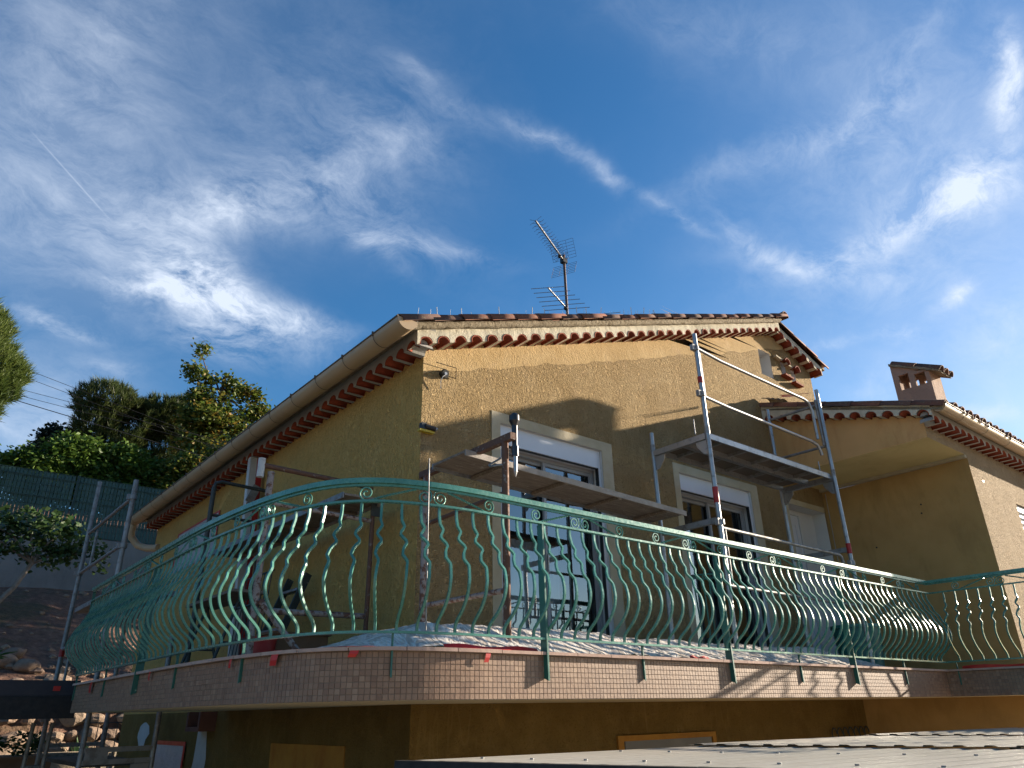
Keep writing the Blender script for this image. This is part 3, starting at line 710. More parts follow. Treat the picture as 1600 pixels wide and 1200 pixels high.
def zr(x): return zgen(x) + .150
mb = MB()
yA, yB = 5.06, HB + .2
for (x0, x1) in ((2.99, 9.95), (9.95, 11.30)):
    yA = 5.06 if x0 < 5 else 5.15
    mb.add([(x0, yA + .1, zr(x0)), (x1, yA + .1, zr(x1)), (x1, yA + .1, zr(x1) + .05), (x0, yA + .1, zr(x0) + .05), (x0, yB, zr(x0)), (x1, yB, zr(x1)), (x1, yB, zr(x1) + .05), (x0, yB, zr(x0) + .05)],
           [(0, 1, 2, 3), (5, 4, 7, 6), (0, 4, 5, 1), (3, 2, 6, 7), (0, 3, 7, 4), (1, 5, 6, 2)])
roof = obj('roof', mb, M_MORTAR, villa)
def mortar_strip(pts, parent):        # lumpy mortar bed under the rake tiles
    mb = MB(); n = 9; vs = []; m_ = len(pts)
    for i, p in enumerate(pts):
        for k in range(n):
            an = math.pi * 2 * k / n; r = .038 * (1 + .35 * pnoise(Vector((i * .9, k * 1.1, 5))))
            vs.append((p[0] + rnd.uniform(-.006, .006), p[1] + r * 1.1 * math.cos(an), p[2] + r * math.sin(an)))
    mb.add(vs, [(i * n + k, i * n + (k + 1) % n, (i + 1) * n + (k + 1) % n, (i + 1) * n + k) for i in range(m_ - 1) for k in range(n)], True)
    return obj('mortar_bed', mb, M_MORTAR, parent)
mortar_strip([(x, 5.155, zr(x) + .022) for x in [3.05 + i * .07 for i in range(99)]], roof)
R_TILE = half_tile(.44, .092, .074, .014, 10).mesh('roof_tile', M_RTILE)
def rake(xa, xb, y, zf, parent, pitch=.335, w=(1, 0)):
    x = xa; sgn = 1 if xb > xa else -1
    while (xb - x) * sgn > .1:
        sl = math.atan2(zf(x + .1 * sgn) - zf(x), .1); M = Matrix.Rotation(-math.pi / 2 * sgn, 4, 'Z') @ Matrix.Rotation(sl + .035, 4, 'X') @ Matrix.Rotation(rnd.uniform(-.05, .05), 4, 'Y')
        obj('roof_tile', R_TILE, None, parent, loc=(x, y + rnd.uniform(-.008, .008), zf(x) + .030 + rnd.uniform(-.004, .008)), rot=M); x += pitch * sgn * rnd.uniform(.97, 1.03)
rake(2.93, 9.90, 5.13, zr, roof); rake(11.34, 10.05, 5.27, zr, roof)
# ridge tile end
obj('ridge_tile', R_TILE, None, roof, loc=(9.96, 5.06, zr(9.95) + .06), rot=Matrix.Rotation(0, 4, 'Z'))
# canal-tile field of the two slopes (one joined surface, out of sight from below)
def tilefield(o3, du, dv, nu, nv, name, parent):
    """o3 origin at eave, du = vector up-slope per course, dv = vector across per row"""
    mb = MB(); vs = []; K = 6; o3 = Vector(o3); du = Vector(du); dv = Vector(dv); up = Vector((0, 0, 1))
    rows = nv * K + 1
    for i in range(nu + 1):
        for e in (0, 1):
            if i == nu and e: continue
            for j in range(rows):
                ph = (j % K) / K * 2 * math.pi; h = .045 * math.sin(ph) + (.022 if e == 0 and i < nu else 0)
                vs.append(o3 + du * (i + (0 if e == 0 else .94)) + dv * (j / K) + up * h)
    L_ = nu * 2 + 1
    mb.add(vs, [(i * rows + j, i * rows + j + 1, (i + 1) * rows + j + 1, (i + 1) * rows + j) for i in range(L_ - 1) for j in range(rows - 1)], True)
    o = obj(name, mb, M_RTILE, parent); o['kind'] = 'stuff'; return o
tilefield((3.0, 5.28, zr(3.0) + .06), (.34, 0, .119), (0, .21, 0), 20, 43, 'tile_field', roof)
tilefield((11.40, 5.28, zr(11.40) + .06), (-.34, 0, .117), (0, .21, 0), 4, 43, 'tile_field', roof)
for i in range(30):                       # tile ends at the left eave
    obj('roof_tile', R_TILE, None, roof, loc=(2.99, 5.42 + i * .21, zr(2.99) + .035), rot=Matrix.Rotation(-math.pi / 2, 4, 'Z') @ Matrix.Rotation(.33, 4, 'X'))

# ---- gutters
def gutter(parent, p0, p1, r, jn, cap0=True):
    p0 = Vector(p0); p1 = Vector(p1); d = (p1 - p0).normalized(); o = Vector((d.y, -d.x, 0)); mb = MB(); n = 12; vs = []
    for p in (p0, p1):
        for rr in (r, r - .006):
            for k in range(n + 1): an = math.pi + math.pi * k / n; vs.append(p + o * (rr * math.cos(an)) + Vector((0, 0, rr * math.sin(an))))
    m_ = n + 1; fs = []
    for k in range(n): fs += [(k, k + 1, 2 * m_ + k + 1, 2 * m_ + k), (m_ + k, 3 * m_ + k, 3 * m_ + k + 1, m_ + k + 1)]
    mb.add(vs, fs, True)
    for (a0, a1) in ((0, 1), (2, 3)):
        for k in (0, n): pass
    mb.add([vs[k] for k in range(m_)], [tuple(range(m_))]); mb.add([vs[2 * m_ + k] for k in range(m_)], [tuple(range(m_ - 1, -1, -1))])
    g = obj('gutter', mb, M_GUTTER, parent)
    mb = MB()
    for sgn in (-1, 1): mb.tube(p0 + o * (r * sgn) + Vector((0, 0, .004)), p1 + o * (r * sgn) + Vector((0, 0, .004)), .010, 6)
    obj('gutter_bead', mb, M_GUTJ, g)
    L = (p1 - p0).length; s = jn[0]; big = True
    while s < L:
        mb = MB(); c = p0 + d * s; vs = []
        hw = .006
        for e in (-hw, hw):
            for k in range(n + 1): an = math.pi + math.pi * k / n; vs.append(c + d * e + o * ((r + .004) * math.cos(an)) + Vector((0, 0, (r + .004) * math.sin(an))))
        mb.add(vs, [(k, k + 1, m_ + k + 1, m_ + k) for k in range(n)], True)
        q = c + Vector((0, 0, .012)); mb.bar(c + o * (-r - .004) + Vector((0, 0, -.02)), c + o * (-r - .004) + Vector((0, 0, .025)), .022, .012, up=d)
        mb.bar(c + o * (r + .004) + Vector((0, 0, -.02)), c + o * (r + .004) + Vector((0, 0, .025)), .022, .012, up=d)
        obj('gutter_bracket', mb, M_GUTJ, g); s += jn[1]
    return g
g1 = gutter(villa, (2.975, 5.06, 3.290), (2.975, 14.55, 3.305), .105, (.45, .62))
mb = MB(); mb.path([(2.975, 14.42, 3.26), (2.975, 14.46, 3.10), (3.0, 14.5, 3.0), (3.12, 14.45, 2.86), (3.24, 14.3, 2.80), (3.34, 14.1, 2.78)], .062, 12); mb.tube((3.34, 14.1, 2.78), (3.36, 13.95, 2.77), .062, 12); obj('downpipe', mb, M_GUTTER, villa)

# ---- annex on the right
def za(y): return 3.457 + .3215 * (y - 3.147)        # top of rake tiles
def zga(y): return 3.300 + .285 * (y - 3.3)
AX, AY = 9.47, 3.30
mb = MB()
mb.add([(AX, AY, 3.04), (AX, HY, 3.04), (AX, HY, 3.92), (AX, AY, 3.33)], [(0, 3, 2, 1)])
obj('beam', mb, M_BEAM, villa)
mb = MB()
mb.add([(AX, AY, 3.04), (17, AY, 3.04), (17, AY, 3.30), (AX, AY, 3.30)], [(0, 1, 2, 3)]); obj('beam', mb, M_STUC_A, villa)
mb = MB(); mb.add([(AX, AY, 3.04), (AX, HY, 3.04), (10.65, HY, 3.04), (10.65, AY, 3.04)], [(0, 1, 2, 3)]); obj('porch_ceiling', mb, M_SOFFIT, villa)
mb = MB(); mb.box(10.585, 10.652, AY + .002, HY - .001, 3.00, 3.0395); obj('cove', mb, M_SURR, villa)
AW = (12.09, 13.2, 1.3, 2.60)
mb = gridwall(MB(), [10.655, 17], -2.4, lambda x: 3.039, [AW], lambda u, w, z: (u, AY + w, z), .12); obj('wall', mb, M_STUC_A, villa, label='sunlit pale stucco front of the annex')
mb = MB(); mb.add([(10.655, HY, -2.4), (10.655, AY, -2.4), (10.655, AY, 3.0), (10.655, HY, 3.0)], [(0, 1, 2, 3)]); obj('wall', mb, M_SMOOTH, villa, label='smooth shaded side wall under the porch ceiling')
mb = MB(); mb.add([(17, AY, GZ), (17, 12, GZ), (17, 12, 4.0), (17, AY, 3.3)], [(0, 1, 2, 3)]); mb.add([(HR, 11.9, GZ), (17, 11.9, GZ), (17, 11.9, 3.9), (HR, 11.9, 3.9)], [(0, 1, 2, 3)]); obj('wall', mb, M_STUC_A, villa)
mb = MB(); mb.box(AW[0] + .002, AW[1] - .002, AY + .03, AY + .07, AW[2] + .002, AW[3] - .002); sh = obj('shutter', mb, M_WHITEP, villa)
for i in range(14):
    mb = MB(); z = AW[2] + .08 + i * .086; mb.bar((AW[0] + .06, AY + .024, z), (AW[1] - .06, AY + .024, z), .05, .012, up=(0, -.6, .8)); obj('slat', mb, M_WHITEP, sh)
for (yy, zz) in ((4.02, 2.52), (4.04, 2.40), (4.75, 2.05)): mb = MB(); mb.tube((10.655, yy, zz), (10.649, yy, zz), .012, 8); obj('drill_hole', mb, M_ROOM, villa)
mb = MB(); mb.box(10.98, 11.03, AY - .004, AY - .0005, 2.73, 2.75); obj('red_mark', mb, M_REDTAPE, villa)
mb = MB(); mb.path([(10.645, HY - .05, .34), (10.645, HY - .05, 1.6), (10.645, HY - .06, 2.97)], .006, 6); obj('wall_cable', mb, M_GREYF, villa)
cornice(villa, (AX, HY - .001), (AX, AY - .17), lambda q, s: zga(q.y), (-1, 0), out=.15, top=.19, m=M_FASCIA, pitch=.212, caps=(True, False), short=(-1,))
cornice(villa, (AX - .148, AY), (17, AY), lambda q, s: 3.19, (0, -1), out=.17, top=.16, m=M_GREYF, pitch=.2, caps=(False, True), short=(0,))
mb = MB(); mb.box(AX - .095, AX, AY - .115, AY - .001, 3.29, 3.42); obj('corner_core', mb, M_GREYF, villa)
mb = MB()   # annex roof slab
def zas(y): return zga(y) + .19 if y < 5.5 else zga(5.5) + .19 + .30 * (y - 5.5)
for (x0, x1, y0, y1) in ((AX - .15, HR, 3.0, HY - .01), (HR, 17.2, 3.0, 8.6), ):
    q0, q1 = za(y0) - .09, za(y1) - .09
    mb.add([(x0, y0, q0), (x1, y0, q0), (x1, y1, q1), (x0, y1, q1), (x0, y0, q0 - .04), (x1, y0, q0 - .04), (x1, y1, q1 - .04), (x0, y1, q1 - .04)],
           [(0, 1, 2, 3), (7, 6, 5, 4), (0, 4, 5, 1), (1, 5, 6, 2), (2, 6, 7, 3), (3, 7, 4, 0)])
    if x1 > 12: mb.add([(x0, y1, q1), (x1, y1, q1), (x1, 12, q1 - 1.1), (x0, 12, q1 - 1.1)], [(0, 1, 2, 3)])
ar = obj('roof', mb, M_MORTAR, villa)
# raking fascia in light plaster
mb = MB(); x = AX - .152
for (y0, y1) in ((3.13, HY - .002),): mb.add([(x, y0, zga(y0) + .17), (x, y1, zga(y1) + .17), (x, y1, za(y1) - .06), (x, y0, za(y0) - .06)], [(0, 3, 2, 1)])
obj('rake_fascia', mb, M_FASCIA, villa)
y = 2.97; k = 0
while y < 5.2:
    M = Matrix.Rotation(math.atan(.3215) + .03, 4, 'X') @ Matrix.Rotation(rnd.uniform(-.04, .04), 4, 'Y')
    obj('roof_tile', R_TILE, None, ar, loc=(AX - .10, y, za(y) - .085), rot=M); y += .37
for i in range(34):                      # tile ends above the annex gutter
    M = Matrix.Rotation(math.atan(.3215) + .03, 4, 'X')
    obj('roof_tile', R_TILE, None, ar, loc=(AX + .14 + i * .222, 2.95 + rnd.uniform(-.01, .01), za(2.95) - .06), rot=M)
tilefield((HR + .1, 3.35, za(3.35) - .03), (0, .34, .109), (.222, 0, 0), 15, 27, 'tile_field', ar)
tilefield((AX + .0, 3.35, za(3.35) - .03), (0, .34, .109), (.222, 0, 0), 5, 7, 'tile_field', ar)
gutter(villa, (9.33, 3.035, 3.36), (17.2, 3.035, 3.34), .085, (.55, .78))

# ---- chimney on the annex roof: hollow stack with openings and a small tiled cap
cx0, cx1, cy0, cy1 = 11.06, 11.47, 3.60, 4.12; zb = 3.5
ztop = lambda y: 4.535 + .49 * (y - 3.60)
holes = [(3.66, 3.81, 4.355, 4.545), (3.89, 4.035, 4.36, 4.60)]
mb = MB()
for xp, xi in ((cx0, cx0 + .05), (cx1, cx1 - .05)):
    for xx in (xp, xi):
        gridwall(mb, [cy0, cy1], zb, ztop, holes, (lambda xx: lambda u, w, z: (xx + (w if xx == cx0 else -w) * (1 if xx in (cx0, cx1) else 0), u, z))(xx), .05)
hf_ = [(cx0 + .12, cx0 + .25, 4.50, 4.68), (cx0 + .33, cx0 + .46, 4.50, 4.68)]
for yp, sg, hh in ((cy0, 1, []), (cy1, -1, [])):
    for w0 in (0, .05):
        gridwall(mb, [cx0 + (0 if w0 == 0 else .05), cx1 - (0 if w0 == 0 else .05)], zb, (lambda yp: lambda u: ztop(yp))(yp), hh, (lambda yp, sg, w0: lambda u, w, z: (u, yp + sg * w0, z))(yp, sg, w0), .05)
ch = obj('chimney', mb, M_CHIM, villa)
mb = MB(); C_TILE = half_tile(.36, .078, .064, .013, 9).mesh('roof_tile', M_RTILE)
def capbox(y0, y1, x0, x1, dz, th):
    mb.add([(x0, y0, ztop(y0) + dz), (x1, y0, ztop(y0) + dz), (x1, y1, ztop(y1) + dz), (x0, y1, ztop(y1) + dz), (x0, y0, ztop(y0) + dz + th), (x1, y0, ztop(y0) + dz + th), (x1, y1, ztop(y1) + dz + th), (x0, y1, ztop(y1) + dz + th)],
           [(0, 3, 2, 1), (4, 5, 6, 7), (0, 1, 5, 4), (1, 2, 6, 5), (2, 3, 7, 6), (3, 0, 4, 7)])
capbox(3.46, 4.125, cx0 - .03, cx1 + .02, .0, .04); obj('chimney_cap', mb, M_MORTAR, ch)
for i in range(3):
    for (yy) in (3.44, 3.78):
        M = Matrix.Rotation(math.atan(.49) + .03, 4, 'X'); obj('roof_tile', C_TILE, None, ch, loc=(cx0 + .04 + i * .165, yy, ztop(yy) + .03), rot=M)

# ---- little tile-arched slots and niche sill on the gable
for (a, b, c, d) in (SL1, SL2):
    m_ = half_tile(.11, .075, .07, .014); M = Matrix.Rotation(.30, 4, 'Y')
    obj('slot_arch_tile', m_, M_GTILE, villa, loc=((a + b) / 2, HY - .10, d - .02), rot=M)
    mb = MB(); mb.bar((a - .05, HY - .04, c - .015), (b + .05, HY - .04, c - .015 - .02), .10, .03); obj('slot_sill', mb, M_GTILE, villa)
    mb = MB(); mb.bar((a - .19, HY - .03, d + .045), (a - .02, HY - .03, d + .015), .06, .03); obj('slot_ledge', mb, M_SURR, villa)

# ---- balcony slab
mb = MB(); inner = []
slabp = offset(full, -.012)
for (x, y) in slabp: inner.append((min(max(x, HX), 17) if y < HY else HX, HY if y < HY else y))
inner = [((HX, y) if y >= HY else ((max(HX, x), HY))) for (x, y) in slabp]
# strip to the house, top and soffit
nP = len(path); vs = []
for k in range(nP):
    o = slabp[k]; i_ = inner[k]; vs += [(o[0], o[1], .07), (o[0], o[1], FZ), (i_[0], i_[1], FZ), (i_[0], i_[1], .07)]
soff = MB()
fs_t = []; fs_b = []; fs_o = []
for k in range(nP - 1):
    a, b = 4 * k, 4 * (k + 1); fs_o.append((a, b, b + 1, a + 1)); fs_t.append((a + 1, b + 1, b + 2, a + 2)); fs_b.append((a, a + 3, b + 3, b))
mb.add(vs, fs_o + fs_t)
mb.add([(slabp[0][0], slabp[0][1], .07), (slabp[0][0], slabp[0][1], FZ), (HX, 9.5, FZ), (HX, 9.5, .07)], [(0, 1, 2, 3)])
RX = PX + .012
mb.add([(RX, 3.812, .07), (RX, 1.2, .07), (RX, 1.2, FZ), (RX, 3.812, FZ)], [(0, 1, 2, 3)])
mb.add([(RX, 1.2, .07), (17, 1.2, .07), (17, 1.2, FZ), (RX, 1.2, FZ)], [(0, 1, 2, 3)])
mb.add([(RX, 1.2, FZ), (17, 1.2, FZ), (17, HY, FZ), (RX, HY, FZ)], [(0, 1, 2, 3)])
slab = obj('balcony_slab', mb, M_GROUT, villa)
mb = MB(); mb.add(vs, fs_b); mb.add([(RX, 1.2, .07), (17, 1.2, .07), (17, HY, .07), (RX, HY, .07)], [(3, 2, 1, 0)]); obj('soffit', mb, M_SLABSOF, slab)
# coping stones with their red-pink edge
s = 0.0
while s < A_full[-1] - .02:
    e = min(s + .327, A_full[-1]); sub = [at(full, A_full, s + .002)[0]] + [Vector(p) for p, a in zip(full, A_full) if s + .02 < a < e - .02] + [at(full, A_full, e - .003)[0]]
    mb = MB(); mb.sweep([tuple(p) for p in sub], .16, FZ + .001 + rnd.uniform(0, .0015), FZ + .021 + rnd.uniform(0, .0015), off=-.08 + .022); obj('coping_stone', mb, M_COPING, slab); s = e
# mosaic: 8 rows of small tiles on the fascia; the nearest 300 are pieces of their own
TP = .0345; rows = 8; rowh = (FZ - .004 - .072) / rows; cols = int(A_full[-1] / TP); sA = s_at_x(2.60); near0 = int(sA / TP)
tm = MB(); tm.add([(-.0158, 0, 0), (.0158, 0, 0), (.0158, 0, rowh - .003), (-.0158, 0, rowh - .003), (-.0150, -.0035, .0008), (.0150, -.0035, .0008), (.0150, -.0035, rowh - .0038), (-.0150, -.0035, rowh - .0038)],
                  [(4, 5, 6, 7), (0, 1, 5, 4), (1, 2, 6, 5), (2, 3, 7, 6), (3, 0, 4, 7)])
TM = tm.mesh('mosaic_tile', M_MOSAIC); rest = MB(); cnt = 0
for c in range(cols):
    p, d = at(full, A_full, (c + .5) * TP); n = Vector((d.y, -d.x)); p = p - n * .0125; rz = math.atan2(d.y, d.x); cs, sn = math.cos(rz), math.sin(rz)
    for r in range(rows):
        z = .073 + r * rowh; jx, jz = rnd.uniform(-.0006, .0006), rnd.uniform(-.0006, .0006)
        if near0 <= c < near0 + 37 and cnt < 296:
            obj('mosaic_tile', TM, None, slab, loc=(p.x + jx, p.y, z + jz), rot=rz); cnt += 1
        else:
            rest.add([(p.x + jx + v[0] * cs - v[1] * sn, p.y + v[0] * sn + v[1] * cs, z + jz + v[2]) for v in tm.v], tm.f)
o = obj('mosaic_tiles', rest, M_MOSAIC, slab); o['kind'] = 'stuff'

# ---- lower storey details
mb = MB(); x = HX - .012; mb.box(x, HX, 6.45, 8.06, GZ, -.25); obj('render_patch', mb, M_ORANGE, villa, label='raw orange patch of new render on the lower wall')
mb = MB(); n = 18; vs = [(HX - .006, 12.9 + .30 * math.cos(2 * math.pi * k / n) * (1 + .35 * pnoise(Vector((k * .45, 0, 1)))) + (.07 if 9 < k < 16 else 0), -.20 + .15 * math.sin(2 * math.pi * k / n) * (1 + .4 * pnoise(Vector((k * .5, 2, 1)))) - (.06 if 11 < k < 15 else 0)) for k in range(n)]
mb.add(vs, [tuple(range(n))]); obj('filler_patch', mb, M_PATCH, villa, label='blotch of white filler on the lower wall')
mb = MB(); ys_ = [10.35, 10.05, 9.9, 9.86]; mb.add([(HX - .006, 10.45, GZ), (HX - .006, 10.62, -.9), (HX - .006, 10.45, -.5), (HX - .006, 10.42, -.16), (HX - .006, 10.1, -.14), (HX - .006, 10.0, -.45), (HX - .006, 10.05, -1.0), (HX - .006, 9.95, GZ)], [tuple(range(8))]); obj('filler_patch', mb, M_PATCH, villa)
mb = MB(); mb.box(HX - .20, HX - .001, 9.82, 10.32, -.15, -.10); mb.box(HX - .20, HX - .001, 9.82, 9.88, -.10, .069); mb.box(HX - .20, HX - .001, 10.26, 10.32, -.10, .069); mb.box(HX - .06, HX - .001, 10.0, 10.12, -.10, .05); obj('wall_bracket', mb, plaster('reddish_bracket', (.15, .075, .055), (.11, .055, .045), .003, 8), villa)
mb = MB(); mb.box(HX - .02, HX, 10.85, 12.15, GZ, -.30); wf = obj('masked_window', mb, M_SHEETW, villa, label='lower window covered with pale masking film')
mb = MB(); x0, x1 = HX - .026, HX - .0201; mb.box(x0, x1, 10.80, 12.2, -.33, -.28); mb.box(x0, x1, 10.80, 10.86, GZ, -.33); obj('tape_border', mb, M_REDTAPE, wf)
mb = MB(); mb.box(5.80, 7.16, HY - .02, HY, GZ, -.28); wf = obj('masked_door', mb, M_CONC, villa)
mb = MB(); mb.box(5.70, 7.24, HY - .026, HY - .001, -.28, -.23); mb.box(5.70, 5.78, HY - .026, HY - .001, GZ, -.28); mb.box(7.18, 7.24, HY - .026, HY - .001, GZ, -.28); obj('orange_surround', mb, M_ORANGE, wf)
mb = MB()
for i in range(7): mb.path([(9.7 + i * .14 + .06 * math.cos(t), HY - .03, -.33 + .07 * math.sin(t)) for t in [k * .5 for k in range(11)]], .008, 5)
mb.bar((9.6, HY - .03, -.42), (10.7, HY - .03, -.42), .015, .015); obj('iron_grille', mb, M_BLACKT, villa)
# side window on the long wall, masked with film and red tape
mb = MB(); mb.box(HX - .015, HX, 10.86, 12.80, 2.15, 2.78); wf = obj('masked_window', mb, M_SHEETW, villa, label='upper side window covered with white film and framed with red tape')
mb = MB(); x0, x1 = HX - .022, HX - .0151; mb.box(x0, x1, 10.84, 12.82, 2.765, 2.79); mb.box(x0, x1, 10.84, 10.87, 2.15, 2.765); mb.box(x0, x1, 12.79, 12.82, 2.15, 2.765); obj('tape_border', mb, M_REDTAPE, wf)

# ---------------------------------------------------------------- railing
railing = thing('balcony_railing', 'green wrought-iron balcony railing with bulging wavy bars and scrolls', 'railing', (1.7, 9.5, FZ))
rp = offset(full, .004)
HZ0, HZ1 = 1.325, 1.358
def rail_run(pts, w, z0, z1, name, off=0.0):
    mb = MB(); mb.sweep(pts, w, z0, z1, off=off); return obj(name, mb, M_GREEN, railing)
nfull = len(path)
rpf = rp[:nfull]; rpr = rp[nfull - 1:]
rail_run(rp, .052, HZ0, HZ1, 'handrail'); rail_run(rp, .020, HZ0 - .016, HZ0 - .001, 'handrail_core')
rail_run(rp, .034, 1.205, 1.219, 'middle_rail'); rail_run(rp, .034, .430, .444, 'bottom_rail')
# wavy bulging baluster
prof = [(1.204, 0), (1.15, 0), (1.09, .018), (1.04, .040), (.99, .062), (.95, .085), (.91, .108), (.87, .128), (.82, .150), (.77, .170), (.72, .178), (.67, .168), (.62, .142), (.57, .100), (.53, .050), (.505, .018), (.485, .003), (.46, 0), (.4445, 0)]
kink = [(1.204, 0), (1.09, 0), (1.055, .013), (1.0, -.013), (.945, .019), (.90, -.005), (.865, -.012), (.82, .011), (.76, .004), (.70, 0), (.44, 0)]
def interp(T, z):
    for i in range(len(T) - 1):
        if T[i][0] >= z >= T[i + 1][0]:
            t = (T[i][0] - z) / (T[i][0] - T[i + 1][0]); t = t * t * (3 - 2 * t) if T is kink else t; return T[i][1] + (T[i + 1][1] - T[i][1]) * t
    return 0
zs = [1.204 - i * (1.204 - .4445) / 40 for i in range(41)]
def smooth_prof(z): return sum(interp(prof, min(1.204, max(.4445, z + k * .012))) for k in (-1, 0, 1)) / 3
BAL = []
for v in range(3):
    pts = [(interp(kink, z) * (1 + .1 * v), -smooth_prof(z) * (1 - .02 * v), z) for z in zs]
    BAL.append(MB().path(pts, .0108, 4, rot=math.pi / 4).mesh('baluster', M_GREEN))
Ar = arclen(rp); L_front = Ar[nfull - 1]
s = .10; bc = 0
while s < Ar[-1] - .05:
    if not (L_front - .06 < s < L_front + .10):
        p, d = at(rp, Ar, s); obj('baluster', BAL[bc % 3], None, railing, loc=(p.x, p.y, 0), rot=math.atan2(d.y, d.x) + rnd.uniform(-.05, .05)); bc += 1
    s += .1245
# scroll friezes between the two upper rails
def spiral(c, r0, r1, a0, turns, n=20): return [(c[0] + (r0 + (r1 - r0) * k / n) * math.cos(a0 + turns * 2 * math.pi * k / n), 0, c[1] + (r0 + (r1 - r0) * k / n) * math.sin(a0 + turns * 2 * math.pi * k / n)) for k in range(n + 1)]
zm = 1.2635; rr = .043
scr = {}
def curl(cx, cz, r0, r1, a_end, turns, sg, n=26):      # clockwise spiral ending at a_end, mirrored by sg
    out = []
    for k in range(n + 1):
        t = k / n; an = a_end + (1 - t) * turns * 2 * math.pi; r = r0 + (r1 - r0) * t ** .8; out.append((sg * (cx + r * math.cos(an)), 0, cz + r * math.sin(an)))
    return out
mb = MB()
for sg in (-1, 1):
    mb.path(curl(.053, zm - .003, .007, .045, math.pi, 1.55, sg) + [(sg * .009, 0, zm + .018), (sg * .018, 0, zm + .036), (sg * .045, 0, zm + .045), (sg * .10, 0, zm + .046)], .0056, 5)
scr['pair'] = mb.mesh('double_scroll', M_GREEN)
def half(sg):
    mb = MB(); mb.path(curl(.425, zm + .001, .008, .046, -math.pi / 2, 1.6, sg) + [(sg * .39, 0, zm - .042), (sg * .36, 0, zm - .032)], .0056, 5)
    n = 30; a = Vector((sg * .37, 0, zm - .036)); b = Vector((sg * .11, 0, zm + .042)); mb.path([a.lerp(b, k / n) for k in range(n + 1)], .0085, 4, twist=.75)
    return mb.mesh('twisted_scroll', M_GREEN)
scr['L'] = half(-1); scr['R'] = half(1)
def flat_obj(name, me, s):
    p, d = at(rp, Ar, s); o = obj(name, me, None, railing, loc=(p.x, p.y, 0), rot=math.atan2(d.y, d.x)); return o
def bent(name, key, s):            # bend the frieze along the curved part
    me = scr[key].copy()
    for v in me.vertices:
        p, d = at(rp, Ar, s + v.co.x); n = Vector((d.y, -d.x)); v.co = (p.x - n.x * v.co.y, p.y - n.y * v.co.y, v.co.z)
    obj(name, me, None, railing)
sfr = lambda x: L_front - (PX - x)
cs = [sfr(x) for x in (8.90, 7.63, 6.35, 5.06, 3.775, 2.50)]
while cs[-1] > 1.2: cs.append(cs[-1] - 1.28)
for s in cs:
    for nm, k in (('double_scroll', 'pair'), ('twisted_scroll', 'L'), ('twisted_scroll', 'R')):
        if s - .56 > 0: bent(nm, k, s)
for s in (L_front + .75, L_front + 2.03):
    for nm, k in (('double_scroll', 'pair'), ('twisted_scroll', 'L'), ('twisted_scroll', 'R')): bent(nm, k, s)
# brackets on the slab edge; every second one is a broad post that runs up to the middle rail
def bracket(p, d, wide):
    n = Vector((d.y, -d.x)); mb = MB(); w = .010 if not wide else .014; dep = .022 if not wide else .046; t = Vector((d.x, d.y, 0)); n3 = Vector((n.x, n.y, 0)); p3 = Vector((p.x, p.y, 0)) - n3 * .018
    top = .43 if not wide else 1.204; z0 = .185 if wide else .195
    def q(a, b, z): return p3 + t * a + n3 * b + Vector((0, 0, z))
    pr = [(.0, z0 + .01), (dep, z0 - .005), (dep * .92, .40), (dep * .75 if wide else .026, top), (.004, top), (.004, .40), (.0, .34)]
    if wide: pr = [(.0, z0 + .012), (dep, z0 - .006), (dep * .92, .44), (dep * .75, top), (-.02, top), (-.02, .36), (.0, .33)]
    k = len(pr); vs = [q(-w / 2, b, z) for b, z in pr] + [q(w / 2, b, z) for b, z in pr]
    mb.add(vs, [tuple(range(k)), tuple(range(2 * k - 1, k - 1, -1))] + [(i, k + i, k + (i + 1) % k, (i + 1) % k) for i in range(k)])
    obj('rail_post' if wide else 'rail_bracket', mb, M_GREEN_D, railing)
for x, w in ((8.55, 0), (7.46, 1), (6.49, 0), (5.43, 1), (4.36, 0), (3.395, 1)): p, d = at(rp, Ar, sfr(x)); bracket(p, d, w)
# around the bend and along the side
def s_near(x, y):
    best = min(range(len(rp)), key=lambda i: (rp[i][0] - x) ** 2 + (rp[i][1] - y) ** 2); return Ar[best]
for s, w in ((s_near(2.30, 3.90), 0), (s_near(1.77, 4.85), 0), (Ar[0] + 9.5 - 5.97, 0), (Ar[0] + 9.5 - 6.98, 1), (9.5 - 8.15, 0), (.04, 0)): p, d = at(rp, Ar, s); bracket(p, d, w)
for s, w in ((L_front + .12, 0), (L_front + 1.3, 1)): p, d = at(rp, Ar, s); bracket(p, d, w)
# S-shaped end piece of the railing
mb = MB(); mb.sweep([(1.70, 9.5), (1.70, 9.49)], .03, .43, 1.33); obj('end_post', mb, M_GREEN_D, railing)

